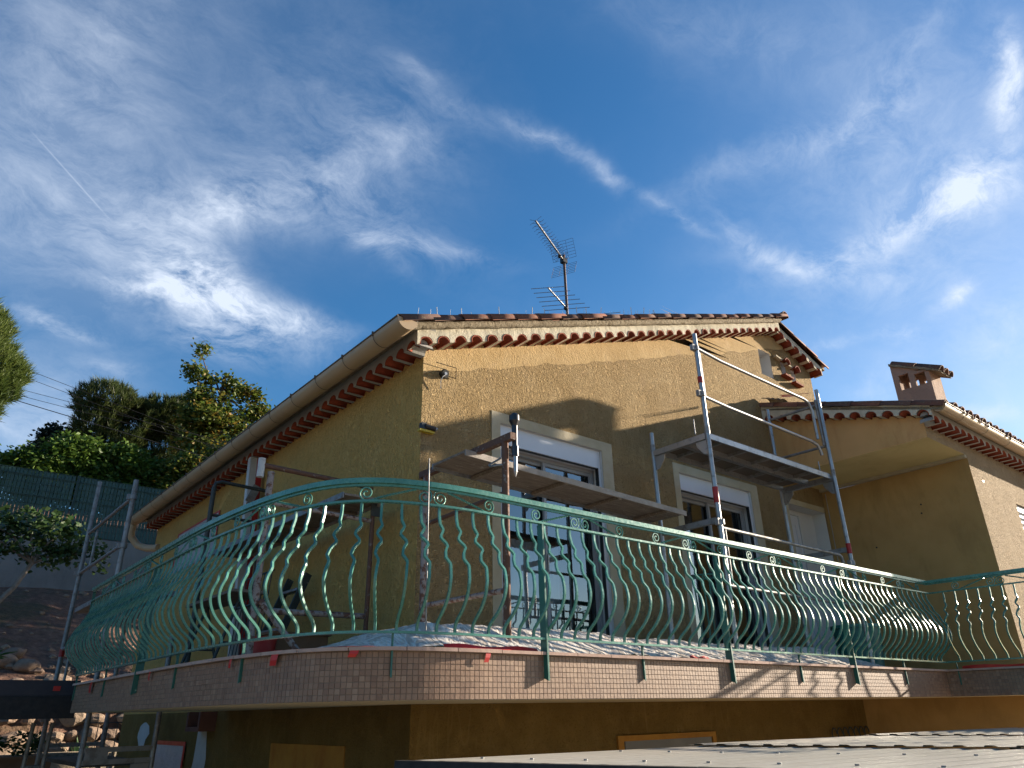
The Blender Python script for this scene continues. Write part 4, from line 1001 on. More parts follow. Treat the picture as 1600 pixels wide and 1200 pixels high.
# ---------------------------------------------------------------- scaffolding
def tube_obj(name, p0, p1, r, m, parent, n=12):
    mb = MB(); mb.tube(p0, p1, r, n); return obj(name, mb, m, parent)
def collar(p, parent, m=M_GALVD, r=.036):
    mb = MB(); mb.tube((p[0], p[1], p[2] - .025), (p[0], p[1], p[2] + .025), r, 10); mb.box(p[0] - .07, p[0] - .03, p[1] - .02, p[1] + .02, p[2] - .035, p[2] + .03); obj('clamp', mb, m, parent)
def band(p, z0, z1, parent, r=.0285):
    mb = MB(); mb.tube((p[0], p[1], z0), (p[0], p[1], z1), r, 12); obj('red_band', mb, M_RED, parent)
tw = thing('scaffold_tower', 'galvanised scaffold tower with steel deck and guard rails in front of the second window', 'scaffold', (6.04, 4.14, FZ))
X0, X1, Y0, Y1 = 6.04, 8.56, 4.14, 4.87; zt = 2.60
for (x, y, z) in ((X0, Y0, 3.74), (X0, Y1, 2.80), (X1, Y0, 3.74), (X1, Y1, 3.70)):
    o = tube_obj('pole', (x, y, FZ + .03), (x, y, z), .0242, M_GALV, tw); mb = MB(); mb.box(x - .07, x + .07, y - .07, y + .07, FZ + .022, FZ + .031); obj('base_plate', mb, M_GALVD, tw)
    mb = MB(); mb.tube((x, y, zt - .02), (x, y, zt + .06), .0275, 12); obj('joint_sleeve', mb, M_GALVD, tw)
band((X0, Y0), 1.85, 2.01, tw); band((X0, Y0), 3.15, 3.22, tw); band((X1, Y0), 1.63, 1.75, tw)
for x in (X0, X1):
    mb = MB(); mb.bar((x, Y0 + .02, zt - .045), (x, Y1 - .02, zt - .045), .05, .062); o = obj('transom', mb, M_GALV, tw)
    for (y, sg) in ((Y0, 1), (Y1, -1)):
        mb = MB(); t = .004; P = [(y + sg * .026, zt - .08), (y + sg * .16, zt - .08), (y + sg * .15, zt - .13), (y + sg * .07, zt - .225), (y + sg * .026, zt - .235)]
        vs = [(x - t, a, b) for a, b in P] + [(x + t, a, b) for a, b in P]; k = 5; mb.add(vs, [tuple(range(k)), tuple(range(2 * k - 1, k - 1, -1))] + [(i, k + i, k + (i + 1) % k, (i + 1) % k) for i in range(k)]); obj('gusset', mb, M_GALV, o)
    mb = MB(); mb.bar((x, Y0 + .02, 1.68), (x, Y1 - .02, 1.68), .04, .055); obj('transom', mb, M_GALVD, tw)
for (ya, yb) in ((Y0 + .025, Y0 + .345), (Y0 + .365, Y1 - .03)):
    mb = MB(); mb.box(X0 + .03, X1 - .03, ya, yb, zt + .005, zt + .012); dk = obj('deck', mb, M_DECK, tw)
    mb = MB(); mb.box(X0 + .03, X1 - .03, ya - .0, ya + .018, zt - .055, zt + .004); mb.box(X0 + .03, X1 - .03, yb - .018, yb, zt - .055, zt + .004); objs('deck_beam', mb, M_GALV, dk)
    mb = MB()
    for i in range(5): x = X0 + .35 + i * .45; mb.box(x, x + .03, ya + .019, yb - .019, zt - .03, zt + .004)
    objs('deck_stiffener', mb, M_GALVD, dk)
yg = Y0 + .045
mb = MB(); mb.path([(X0 + .03, yg - .01, 3.60), (X0 + .5, yg, 3.575), (X1 - .3, yg, 3.555), (X1 - .18, yg, 3.53), (X1 - .13, yg, 3.42), (X1 - .125, yg, 3.05)], .0185, 10); obj('guard_rail', mb, M_GALV, tw)
mb = MB(); mb.path([(X0 + .03, yg - .01, 3.03), (X0 + .5, yg, 3.015), (X1 - .3, yg, 2.985), (X1 - .17, yg, 2.965), (X1 - .12, yg, 2.90), (X1 - .10, yg, 2.84)], .0185, 10); obj('guard_rail', mb, M_GALV, tw)
mb = MB(); mb.bar((X0 + .11, yg, 3.03), (X0 + .11, yg, 3.58), .035, .012, up=(0, 1, 0)); obj('guard_upright', mb, M_GALV, tw)
for z in (3.535, 2.975): mb = MB(); mb.tube((X1, Y0, z), (X1, Y1, z + .01), .017, 10); obj('end_guard', mb, M_GALVD, tw)
mb = MB(); mb.tube((X1 - .03, Y0 + .03, 3.60), (X1 - .03, Y0 + .03, 2.98), .016, 8); obj('end_guard', mb, M_GALVD, tw)
mb = MB(); mb.tube((X0 + .02, Y0 + .03, 1.615), (X1 - .22, Y0 + .03, 1.60), .0175, 10); mb.path([(X1 - .22, Y0 + .03, 1.60), (X1 - .16, Y0 + .03, 1.58), (X1 - .14, Y0 + .03, 1.50), (X1 - .14, Y0 + .03, 1.08)], .0175, 10); mb.tube((X0 + .11, Y0 + .03, 1.615), (X0 + .11, Y0 + .03, 1.05), .014, 8); obj('guard_rail', mb, M_GALVD, tw)
mb = MB(); mb.tube((X0 + .02, Y0 + .03, 1.06), (X1 - .06, Y0 + .03, 1.04), .0165, 10); obj('guard_rail', mb, M_GALVD, tw)
for z in (3.56, 3.02): collar((X0 - .01, Y0, z), tw)
collar((X0 + .02, Y0, 1.66), tw); collar((X1, Y0, 1.52), tw); collar((X1, Y1, zt + .4), tw)
for (x, y) in ((X0 - .03, Y1 - .6), (X1 - .12, Y0 + .1)): mb = MB(); mb.tube((x, y, zt), (x, y, zt + .17), .006, 6); obj('locking_pin', mb, M_GALV, tw)

# rusty frame at the corner + plank to the tower
rf = thing('scaffold', 'rusty scaffold frame standing at the house corner, holding one end of the long plank', 'scaffold', (3.335, 4.12, FZ))
tube_obj('pole', (3.335, 4.12, FZ + .02), (3.335, 4.12, 1.90), .027, M_RUST, rf); tube_obj('pole', (3.32, 5.20, FZ + .02), (3.32, 5.20, 1.90), .027, M_RUSTW, rf)
mb = MB(); mb.bar((3.335, 4.02, 1.925), (3.33, 5.30, 1.925), .05, .055); obj('top_bar', mb, M_RUST, rf)
tube_obj('lower_bar', (3.335, 4.13, 1.50), (3.33, 5.2, 1.47), .018, M_RUST, rf); tube_obj('lower_bar', (3.335, 4.13, .79), (3.33, 5.2, .80), .020, M_RUSTW, rf)
tube_obj('brace', (3.35, 4.14, .86), (3.62, 4.5, .36), .026, M_RUSTW, rf)
mb = MB(); mb.path([(3.32, 4.12, 1.72), (3.25, 4.20, 1.71), (3.30, 4.28, 1.75), (3.36, 4.2, 1.80)], .009, 6); obj('wire_tie', mb, M_GALVD, rf)
jx, jy = 3.385, 4.06
mb = MB(); mb.tube((jx, jy, 1.86), (jx, jy, 2.03), .022, 10, r2=.024); mb.tube((jx, jy, 2.03), (jx, jy, 2.07), .024, 8, r2=.042); mb.tube((jx, jy, 2.07), (jx, jy, 2.115), .042, 6); mb.tube((jx, jy, 2.115), (jx, jy, 2.13), .042, 6, r2=.028); mb.tube((jx, jy, 1.78), (jx, jy, 1.86), .029, 10); obj('screw_jack', mb, metal('black_jack', (.05, .05, .055), .35, .7, (.2, .2, .2), (.6, .7)), rf)
mb = MB(); mb.tube((jx, jy, 1.66), (jx, jy, 1.78), .016, 10, r2=.018); mb.tube((jx, jy, 1.62), (jx, jy, 1.66), .004, 10, r2=.016); obj('jack_tip', mb, M_GALV, rf)
rod = MB().tube((2.44, 3.775, .445), (2.43, 3.78, 1.50), .0042, 8)
tag(obj('thin_rod', rod, M_GALVD), 'thin steel rod standing upright against the green railing at the bend', 'rod')
def plank(name, pts, w, label, m=M_WOOD):
    a, b = (Vector(p) for p in pts); t = thing(name, label, 'plank', tuple(a)); mb = MB(); mb.bar(a + Vector((0, 0, .012)), b + Vector((0, 0, .012)), w - .03, .02); obj('plank_board', mb, m, t)
    d = (b - a).normalized(); side = Vector((d.y, -d.x, 0))
    for sg in (-1, 1): mb = MB(); mb.bar(a + side * sg * (w / 2) + Vector((0, 0, .002)), b + side * sg * (w / 2) + Vector((0, 0, .006)), .014, .05); obj('plank_edge', mb, M_GALVD if sg < 0 else M_WOODE, t)
    L = (b - a).length; n = 4
    for i in range(n):
        p = a + d * (L * (i + .6) / n); mb = MB(); mb.bar(p - side * (w / 2 - .01) - Vector((0, 0, .018)), p + side * (w / 2 - .01) - Vector((0, 0, .018)), .05, .03); obj('plank_batten', mb, m, t)
    mb = MB()
    for i in range(14): c = a + d * (.12 + .05 * (i % 7)) + side * (.05 if i > 6 else -.03) + Vector((0, 0, .0225)); mb.box(c.x - .006, c.x + .006, c.y - .006, c.y + .006, c.z, c.z + .001)
    return t
M_WOODE = plaster('plank_edge_metal', (.33, .30, .27), (.24, .21, .18), .002, 14, .6)
plank('scaffold_plank', ((3.20, 4.69, 1.885), (5.99, 4.72, 1.80)), .46, 'long weathered scaffold plank laid from the rusty corner frame to the galvanised tower')

# frames and plank along the shaded side wall
def side_frame(y, x0, x1, top, label, m1, m2):
    t = thing('scaffold', label, 'scaffold', (x0, y, FZ))
    tube_obj('pole', (x0, y, FZ + .02), (x0, y, top), .028, m1, t); tube_obj('pole', (x1, y, FZ + .02), (x1, y, top - .1), .020, m2, t)
    return t
f2 = side_frame(5.76, 2.15, 3.12, 1.86, 'low scaffold frame splashed with white paint behind the railing bend', M_RUSTW, M_RUST)
tube_obj('top_bar', (2.05, 5.76, 1.905), (3.10, 5.76, 1.885), .022, M_RUST, f2); tube_obj('cross_bar', (2.16, 5.76, 1.60), (3.1, 5.76, 1.58), .020, M_RUSTW, f2); tube_obj('cross_bar', (2.16, 5.76, .75), (3.1, 5.76, .76), .024, M_RUSTW, f2)
tube_obj('socket', (2.06, 5.76, 1.80), (2.06, 5.76, 1.96), .030, M_WHITEW, f2)
mb = MB(); mb.box(3.09, 3.20, 5.73, 5.74, 1.62, 1.78); obj('gusset', mb, M_BLACKT, f2)
tube_obj('brace', (2.18, 5.74, .82), (2.5, 5.5, .36), .024, M_RUSTW, f2)
f3 = side_frame(8.75, 2.60, 3.22, 2.52, 'thin blackened scaffold frame with rounded top against the side wall', M_BLACKT, M_BLACKT)
mb = MB(); mb.path([(2.60, 8.75, 2.50), (2.61, 8.75, 2.56), (2.68, 8.75, 2.59), (3.22, 8.75, 2.57)], .022, 8); mb.tube((2.6, 8.75, 2.18), (3.2, 8.75, 2.16), .018, 8); mb.tube((2.6, 8.75, 1.2), (3.2, 8.75, 1.18), .018, 8); objs('top_bar', mb, M_BLACKT, f3)
plank('scaffold_plank', ((2.95, 5.62, 1.73), (2.93, 9.0, 1.76)), .40, 'grey scaffold plank along the shaded side wall')
pp = thing('painted_post', 'tall post, half white and half red, leaning on the side wall', 'post', (3.25, 9.1, FZ))
mb = MB(); mb.bar((3.19, 9.02, FZ + .01), (3.20, 9.30, 3.14), .09, .09, up=(0, 1, 0)); obj('white_half', mb, M_WHITEW, pp)
mb = MB(); mb.bar((3.275, 9.02, FZ + .01), (3.285, 9.30, 3.14), .078, .09, up=(0, 1, 0)); obj('red_half', mb, M_RED, pp)
mb = MB(); mb.bar((3.16, 9.12, 2.5), (3.24, 9.10, 2.72), .10, .02, up=(0, 1, 0)); obj('clip', mb, M_GALVD, pp)
# things stored on the side balcony
ld = thing('step_ladder', 'dark folded step ladder leaning on the side wall behind the railing', 'ladder', (3.1, 7.0, FZ))
for y in (7.3, 7.75): mb = MB(); mb.bar((2.86, y, FZ + .01), (3.26, y + .02, 1.35), .03, .07, up=(1, 0, 0)); obj('rail', mb, M_BLACKT, ld)
for i in range(4): z = .58 + i * .2; x = 2.86 + (z - FZ) * .39; mb = MB(); mb.box(x - .04, x + .04, 7.32, 7.76, z, z + .025); obj('tread', mb, M_GALVD, ld)
pn = thing('wire_rack', 'black wire rack standing beside the ladder', 'rack', (2.9, 7.9, FZ))
mb = MB()
for i in range(9): y = 7.6 + i * .1; mb.tube((2.9, y, FZ + .02), (2.98, y, 1.40), .006, 5)
obj('wires', mb, M_BLACKT, pn); mb = MB(); 
for z in (.4, .75, 1.1, 1.40): mb.tube((2.9 + (z - .35) * .075, 7.55, z), (2.9 + (z - .35) * .075, 8.45, z), .010, 6)
obj('frame', mb, M_BLACKT, pn)
bx = MB(); bx.box(2.45, 2.95, 6.1, 6.6, FZ + .002, .62); bx.box(2.43, 2.97, 6.08, 6.62, .62, .64); tag(obj('storage_box', bx, M_TERRA), 'low brown box on the side balcony behind the bars', 'box')
bx = thing('trestle', 'dark metal trestle with a board on the side balcony', 'trestle', (2.4, 6.9, FZ))
for y in (6.8, 7.7):
    mb = MB(); mb.tube((2.2, y, FZ), (2.4, y, 1.0), .014, 6); mb.tube((2.6, y, FZ), (2.4, y, 1.0), .014, 6); mb.tube((2.28, y, .6), (2.52, y, .6), .01, 6); obj('leg', mb, M_BLACKT, bx)
mb = MB(); mb.box(2.25, 2.55, 6.6, 7.9, 1.005, 1.03); obj('board', mb, M_WOOD, bx)
bk = MB(); bk.path([(2.35, 6.05, FZ + .005), (2.35, 6.05, .58)], .10, 14, r2=.12, smooth=True); tag(obj('bucket', bk, M_RED), 'small dark red bucket on the side balcony floor behind the bars', 'bucket')

# far left galvanised tower standing on the ground
ft = thing('scaffold_tower', 'grey scaffold tower at the far left, rising past the end of the balcony', 'scaffold', (1.94, 9.72, GZ))
for (x, y, z) in ((1.94, 9.72, 2.72), (1.94, 12.2, 3.30), (2.67, 9.72, .9), (2.67, 12.2, 1.3)): tube_obj('pole', (x, y, GZ), (x, y, z), .030, M_GALVD, ft)
for z in (2.50, 1.93): tube_obj('guard_rail', (1.94, 9.75, z), (1.94, 12.15, z), .022, M_GALVD, ft)
tube_obj('guard_upright', (1.99, 11.85, 1.93), (1.99, 11.85, 2.5), .018, M_GALVD, ft)
for z in (1.36, 1.30 - .0): pass
mb = MB(); mb.box(1.97, 2.64, 9.8, 12.15, 1.38, 1.44); obj('deck', mb, M_GALVD, ft)
tube_obj('guard_rail', (1.94, 9.75, .92), (1.94, 12.15, .90), .022, M_GALVD, ft); tube_obj('guard_upright', (1.99, 11.9, .15), (1.99, 11.9, .92), .018, M_GALVD, ft)
band((1.94, 12.2), .80, .90, ft, .034)
for z in (-.30, -.42, -.62):
    for y in (9.72, 12.2): mb = MB(); mb.bar((1.94, y, z), (2.67, y, z), .05, .05); obj('transom', mb, M_GALVD, ft)
mb = MB(); mb.box(1.97, 2.64, 9.8, 12.1, -.47, -.43); obj('lower_deck', mb, M_BLACKT, ft)
mb = MB(); mb.bar((1.97, 9.70, -.36), (2.2, 9.70, -.36), .02, .09); mb.bar((2.45, 9.70, -.5), (2.64, 9.70, -.5), .02, .10); objs('bracket', mb, M_GALVD, ft)
for (x, y, z) in ((1.94, 12.2, .02), (1.94, 9.72, 1.9), (1.94, 12.2, 1.93), (1.94, 9.72, 2.5)): collar((x, y, z), ft, r=.045)
f4 = thing('scaffold', 'narrow scaffold frame standing on the lowest level under the balcony', 'scaffold', (1.45, 11.2, GZ))
for (x, y) in ((1.62, 11.2), (1.82, 11.2)): tube_obj('pole', (x, y, GZ), (x + .03, y, -.02), .024, M_GALVD, f4)
tube_obj('cross_bar', (1.62, 11.2, -.5), (1.82, 11.2, -.5), .018, M_GALVD, f4)

# ---------------------------------------------------------------- small things on the villa
fl = thing('floodlight', 'small black floodlight with a white wire, high on the sunny wall near the corner', 'lamp', (3.60, HY, 3.03))
mb = MB(); mb.tube((3.60, HY - .001, 3.03), (3.60, HY - .035, 3.03), .045, 16); mb.tube((3.60, HY - .035, 3.03), (3.60, HY - .05, 3.025), .045, 16, r2=.038); obj('housing', mb, M_BLACK, fl)
mb = MB(); mb.tube((3.60, HY - .0505, 3.025), (3.60, HY - .054, 3.025), .016, 12); obj('lens', mb, M_GALV, fl)
mb = MB(); mb.path([(3.50, HY - .03, 3.125), (3.74, HY - .03, 3.13), (3.74, HY - .025, 3.06), (3.74, HY - .02, 3.02), (3.64, HY - .02, 3.02)], .0042, 4); obj('bracket', mb, M_BLACK, fl)
mb = MB(); mb.path([(3.595, HY - .055, 3.01), (3.565, HY - .05, 2.98), (3.55, HY - .04, 2.93), (3.56, HY - .03, 2.86)], .004, 5); obj('wire', mb, M_WIRE, fl)
lv = thing('laser_level', 'small yellow and black gadget clamped to the house corner', 'gadget', (HX + .02, HY, 2.40))
mb = MB(); mb.box(HX - .04, HX + .12, HY - .05, HY - .001, 2.375, 2.395); obj('yellow_base', mb, M_YELLOW, lv)
mb = MB(); mb.tube((HX + .02, HY - .04, 2.43), (HX + .12, HY - .06, 2.415), .024, 10); mb.box(HX - .02, HX + .03, HY - .05, HY - .001, 2.40, 2.46); obj('body', mb, M_BLACK, lv)
mb = MB(); mb.tube((HX + .121, HY - .06, 2.415), (HX + .135, HY - .062, 2.413), .018, 10); obj('lens', mb, M_GALV, lv)
tb = MB(); n = 10; vs = []
for i in range(n + 1):
    for j in range(5): vs.append((AX - .18 + .06 * j + .02 * pnoise(Vector((i, j, 0))), 5.05 + .03 * i, 4.10 + .012 * i + .045 * math.sin(j * .8) + .02 * pnoise(Vector((i * .7, j, 9)))))
tb.add(vs, [(i * 5 + j, i * 5 + j + 1, (i + 1) * 5 + j + 1, (i + 1) * 5 + j) for i in range(n) for j in range(4)], True)
tag(obj('black_film', tb, M_BLACK), 'crumpled black film where the annex roof meets the gable', 'plastic film')
tp = thing('warning_tape', 'short red and white tape lying on the annex roof edge', 'tape', (9.3, 4.9, 4.1))
mb = MB(); mb.add([(9.28, 5.03, 4.13), (9.28, 4.75, 4.05), (9.33, 4.75, 4.08), (9.33, 5.03, 4.17)], [(0, 1, 2, 3)]); obj('white_part', mb, M_WHITEW, tp); mb = MB(); mb.add([(9.27, 5.04, 4.155), (9.27, 4.6, 4.035), (9.33, 4.6, 4.06), (9.33, 5.04, 4.185)], [(0, 1, 2, 3)]); obj('red_part', mb, M_REDTAPE, tp)

# antenna
an = thing('tv_antenna', 'rooftop television antenna mast with a long upper aerial and a smaller lower one', 'antenna', (6.955, 7.0, 4.6))
mb = MB(); mb.tube((6.955, 7.0, 4.55), (6.94, 7.0, 6.70), .021, 10); obj('mast', mb, M_ANTD, an)
A = Vector((6.97, 7.02, 6.60)); B = Vector((5.96, 6.56, 6.66)); d = (B - A).normalized(); side = Vector((d.y, -d.x, 0)).normalized(); up = Vector((0, 0, 1))
mb = MB(); mb.bar(A, B, .022, .022); boom = obj('boom', mb, M_ANT, an)
for i in range(17):
    t = .10 + .9 * (i / 16) ** 1.35; p = A.lerp(B, t); h = .115 - .02 * t
    mb = MB()
    for sg in (-1, 1): mb.tube(p + side * (-h) + up * (.05 * sg), p + side * h * .0 + up * 0, .0028, 4); mb.tube(p, p + side * h + up * (.05 * sg), .0028, 4)
    obj('director', mb, M_ANTD, boom)
mb = MB()
for sg in (-1, 1):
    for k in range(7):
        q = A + d * (-.02 + .045 * k * .45) + up * (sg * (.05 + .045 * k)); mb.tube(q - side * .20, q + side * .20, .0028, 4)
    for e in (-.2, -.07, .07, .2): mb.tube(A + d * (-.02) + side * e + up * (sg * .05), A + d * (.10) + side * e + up * (sg * .32), .0028, 4)
obj('reflector', mb, M_ANTD, boom)
mb = MB(); c = A.lerp(B, .18) - up * .035; mb.sphere(c, .032, 8, 6); mb.box(6.90, 6.99, 6.97, 7.05, 6.55, 6.63); obj('feed_box', mb, M_BLACK, boom)
A = Vector((6.97, 7.02, 5.72)); B = Vector((6.45, 6.88, 5.84)); d = (B - A).normalized(); side = Vector((.93, -.37, -.02)).normalized()
side = (side - d * side.dot(d) * .3).normalized()
mb = MB(); mb.tube(A, B, .012, 8); boom = obj('boom', mb, M_ANT, an)
side = Vector((d.y, -d.x, 0)).normalized() * .55 + Vector((.84, .0, .0)); side.normalize(); side = Vector((.80, -.58, .10)).normalized()
for i in range(6):
    p = A.lerp(B, i / 5.0); L_ = .36 - .02 * i; mb = MB(); mb.tube(p - side * L_, p + side * L_, .005, 6); obj('element', mb, M_ANT, boom)
mb = MB(); p = A.lerp(B, -.35); mb.tube(p - side * .1, p + side * .75, .005, 6); obj('element', mb, M_ANT, boom)
mb = MB(); mb.sphere(A.lerp(B, .08) + Vector((0, 0, -.02)), .034, 8, 6); obj('feed_box', mb, M_BLACK, boom)

# bird spikes on the rake tiles
def spikes(label, xs_):
    t = thing('bird_spike_strip', label, 'bird spikes', (xs_[0][0], 5.15, zr(xs_[0][0])), 'bird spikes along the gable edge')
    mb = MB(); mb.box(xs_[0][0] - .03, xs_[-1][0] + .03, 5.14, 5.16, 0, 0)
    for x, h, r in xs_:
        z = zr(x) + .10; mb = MB(); mb.tube((x, 5.15, z - .02), (x + rnd.uniform(-.004, .004), 5.15 + rnd.uniform(-.03, .03), z + h), r, 4); obj('spike', mb, M_WIRE, t)
def grp(x0, x1, n, tall):
    o = []
    for i in range(n): x = x0 + (x1 - x0) * i / max(1, n - 1) + rnd.uniform(-.02, .02); o.append((x, (.13 if i in tall else .085) + rnd.uniform(-.02, .02), .0055 if i in tall else .0022))
    return o
spikes('first group of pale bird spikes at the left end of the gable edge', grp(3.13, 3.75, 6, (2, 4)))
spikes('group of bird spikes on the gable edge left of the aerials', grp(4.0, 4.7, 7, (1, 5)))
spikes('sparse bird spikes on the gable edge just left of the antenna mast', grp(4.75, 5.1, 5, (0,)))
spikes('bird spikes clustered right of the antenna mast', grp(5.28, 5.9, 9, (0, 2, 5)))
spikes('dense group of bird spikes, the farthest up the gable edge', grp(6.0, 6.75, 14, (4, 8, 12)))

# plastic sheet over the balcony floor
mb = MB(); nx_, ny_ = 320, 30; vs = []
for i in range(nx_ + 1):
    for j in range(ny_ + 1):
        u = i / nx_; v = j / ny_; x = 1.98 + 6.9 * u; y = 3.95 + 1.1 * v
        if x < 3.0: y = 3.95 + .55 * (3.0 - x) ** 1.5 * (1 - v * .3) + 1.1 * v
        prof_ = min(1, max(0, (x - 2.15) / .6)) * (1 if x < 7.6 else max(0, (8.95 - x) / 1.35) ** .6)
        base = .012 + prof_ * (.18 * min(1, v * 4.0) - .04 * v * min(1, max(0, (x - 3.6) / 2)))
        w_ = pnoise(Vector((x * 1.5, y * 2, 2))); cr = .030 * (1 - 2 * abs(pnoise(Vector((x * 6 + y * 3.5 + w_, y * 1.6, 0))))) + .016 * (1 - 2 * abs(pnoise(Vector((x * 13 + y * 9 + w_ * 2, y * 3, 4))))) + .03 * pnoise(Vector((x * 1.7, y * 2, 8)))
        vs.append((x, y, FZ + max(.0235, base + cr * .55 * (.35 + prof_))))
mb.add(vs, [(i * (ny_ + 1) + j, (i + 1) * (ny_ + 1) + j, (i + 1) * (ny_ + 1) + j + 1, i * (ny_ + 1) + j + 1) for i in range(nx_) for j in range(ny_)], True)
tag(obj('plastic_sheet', mb, M_PLASTIC), 'crumpled translucent plastic sheet spread over the balcony floor behind the rail', 'plastic sheet')
def tape(name, pts, label, w=.05, drop=True):
    mb = MB(); vs = []
    for (x, y, z, dx, dy) in pts: vs += [(x, y, z), (x + dx, y + dy, z)]
    return tag(obj('red_tape', MB().add([v for v in vs], [(2 * i, 2 * i + 1, 2 * i + 3, 2 * i + 2) for i in range(len(pts) - 1)]), M_REDTAPE), label, 'tape')
def hang(s, L_, w, label):
    p, d = at(full, A_full, s); n = Vector((d.y, -d.x)); q = [(-.05, FZ + .024), (.012, FZ + .0245), (.016, FZ + .01), (.018, FZ - L_ * .5), (.012, FZ - L_)]
    vs = []
    for k, (o_, z) in enumerate(q):
        for sg in (-1, 1): c = p + n * o_ + d * (sg * w / 2 * (1 - .12 * k * (sg > 0))) + d * (-.008 * k); vs.append((c.x, c.y, z))
    tag(obj('red_tape', MB().add(vs, [(2 * i, 2 * i + 1, 2 * i + 3, 2 * i + 2) for i in range(4)]), M_REDTAPE), label, 'tape')
hang(s_at_x(2.93), .055, .045, 'red tape tab hanging over the mosaic edge, right of the rail bend')
hang(s_near(2.12, 3.98), .035, .06, 'red tape tab hanging over the coping at the rail bend')
hang(s_near(1.86, 4.47), .06, .075, 'large bright red tape tab at the left of the rail bend')
hang(s_near(1.76, 4.95), .05, .035, 'narrow red tape tab hanging beside the side bracket')
hang(9.5 - 6.55, .06, .05, 'small red tape tab on the side edge beside the broad post'); hang(9.5 - 8.6, .09, .10, 'dark red tape scrap hanging near the left end of the balcony')
def strip(s0, s1, off, label, h=.02):
    vs = []; n = 10
    for k in range(n + 1):
        p, d = at(full, A_full, s0 + (s1 - s0) * k / n); nn = Vector((d.y, -d.x)); c = p - nn * off; e = p - nn * (off + .02)
        vs += [(c.x, c.y, FZ + .0255), (e.x, e.y, FZ + .0255 + h * (1 + .3 * math.sin(k)))]
    tag(obj('red_tape', MB().add(vs, [(2 * i, 2 * i + 1, 2 * i + 3, 2 * i + 2) for i in range(n)]), M_REDTAPE), label, 'tape')
strip(s_at_x(2.62), s_at_x(3.36), .03, 'long straight strip of red tape along the coping, behind the first broad post', .022)
strip(s_near(1.80, 4.6), s_near(2.2, 3.93), .05, 'strip of red tape along the coping in the rail bend', .006)
strip(s_at_x(5.05), s_at_x(5.30), .10, 'short piece of red tape on the sheet left of the second broad post', .025)
strip(A_full[nfull - 1] + .15, A_full[nfull - 1] + 1.3, .06, 'wide red tape strip on the return of the balcony at the right', .03)
# teal barrel and stand
bl = thing('teal_bin', 'translucent teal plastic bin at the right end of the sheet', 'bin', (9.30, 4.62, FZ))
mb = MB(); mb.path([(9.30, 4.62, FZ + .002), (9.30, 4.62, .86)], .23, 20, r2=.28, smooth=True); obj('body', mb, M_TEALPL, bl); mb = MB(); mb.path([(9.30, 4.62, .862), (9.30, 4.62, .90)], .30, 20, smooth=True); obj('rim', mb, M_TEALPL, bl)
st = thing('iron_stand', 'green wrought-iron plant stand with scrolls behind the railing', 'stand', (6.2, 4.45, FZ))
mb = MB()
for k in range(4):
    an_ = k * math.pi / 2 + .4; c, s_ = math.cos(an_), math.sin(an_); mb.path([(6.2 + .16 * c, 4.5 + .16 * s_, FZ), (6.2 + .10 * c, 4.5 + .10 * s_, .7), (6.2 + .13 * c, 4.5 + .13 * s_, 1.2)], .009, 6)
obj('legs', mb, M_GREEN_D, st); mb = MB(); mb.path([(6.2 + .14 * math.cos(t * .4), 4.5 + .14 * math.sin(t * .4), 1.2) for t in range(17)], .009, 6); mb.path([(6.2 + .1 * math.cos(t * .4), 4.40, .62 + .08 * math.sin(t * .4)) for t in range(17)], .007, 6); obj('ring', mb, M_GREEN_D, st)

# ---------------------------------------------------------------- pergola roof at the lower right, dark awning at the left
pg = thing('carport_roof', 'cream corrugated metal carport roof with a dark front beam at the bottom right', 'roof', (2.32, 3.74, GZ))
def corr(P0, e, L_, F, wd, waves, z, hgt=.0075):
    n = waves * 8; vs = []
    for i in range(n + 1):
        a = P0 + F * (wd * (i + (.0, -.0, .35, -.35, 0, 0, 0, 0)[i % 8]) / n); c = (0, 0, 0, 1, 1, 1, .0, 0)[i % 8]; h = z + hgt * c
        vs += [(a.x, a.y, h), (a.x + e.x * L_, a.y + e.y * L_, h - .006 * L_)]
    mb = MB(); mb.add(vs, [(2 * i, 2 * i + 1, 2 * i + 3, 2 * i + 2) for i in range(n)], True)
    mb.add([(v[0], v[1], v[2] - .003) for v in vs], [(2 * i, 2 * i + 2, 2 * i + 3, 2 * i + 1) for i in range(n)], True)
    return obj('corrugated_sheet', mb, M_SHEETM, pg)
e = Vector((.997, -.077, 0)); F = Vector((.30, -.954, 0)); q0 = Vector((2.32, 3.735, 0))
corr(q0, e, 2.3, F, 3.6, 23, -.232)
corr(q0 + e * 2.16, e, 2.25, F, 3.6, 23, -.228)
corr(q0 + e * 4.3, e, 2.6, F, 3.6, 23, -.229)
for kk in range(5):
    for ii in range(9):
        p = q0 + e * (.25 + kk * 1.0) + F * (.235 + ii * .313); zz = -.232 - .006 * (.25 + kk) + .009 + (.008 if kk > 1 else 0); mb = MB(); mb.tube((p.x, p.y, zz), (p.x, p.y, zz + .006), .010, 8); obj('roof_screw', mb, M_GALVD, pg)
mb = MB(); mb.bar(q0 - e * .03 + Vector((0, 0, -.285)) - F * .03, q0 - e * .03 + F * 3.6 + Vector((0, 0, -.285)), .05, .12); obj('front_beam', mb, M_DARKALU, pg)
mb = MB(); mb.bar(q0 + Vector((0, .012, -.26)), q0 + e * 6.8 + Vector((0, .012, -.275)), .02, .05); obj('edge_trim', mb, M_DARKALU, pg)
for k, j in ((.25, .2), (3.3, .2), (.25, 6.4), (3.3, 6.4)): p = q0 + F * k + e * j; mb = MB(); mb.box(p.x - .05, p.x + .05, p.y - .05, p.y + .05, GZ + .031, -.345); obj('post', mb, M_DARKALU, pg)
aw = thing('dark_pergola', 'black flat pergola behind the left end of the balcony', 'pergola', (0, 10.2, GZ))
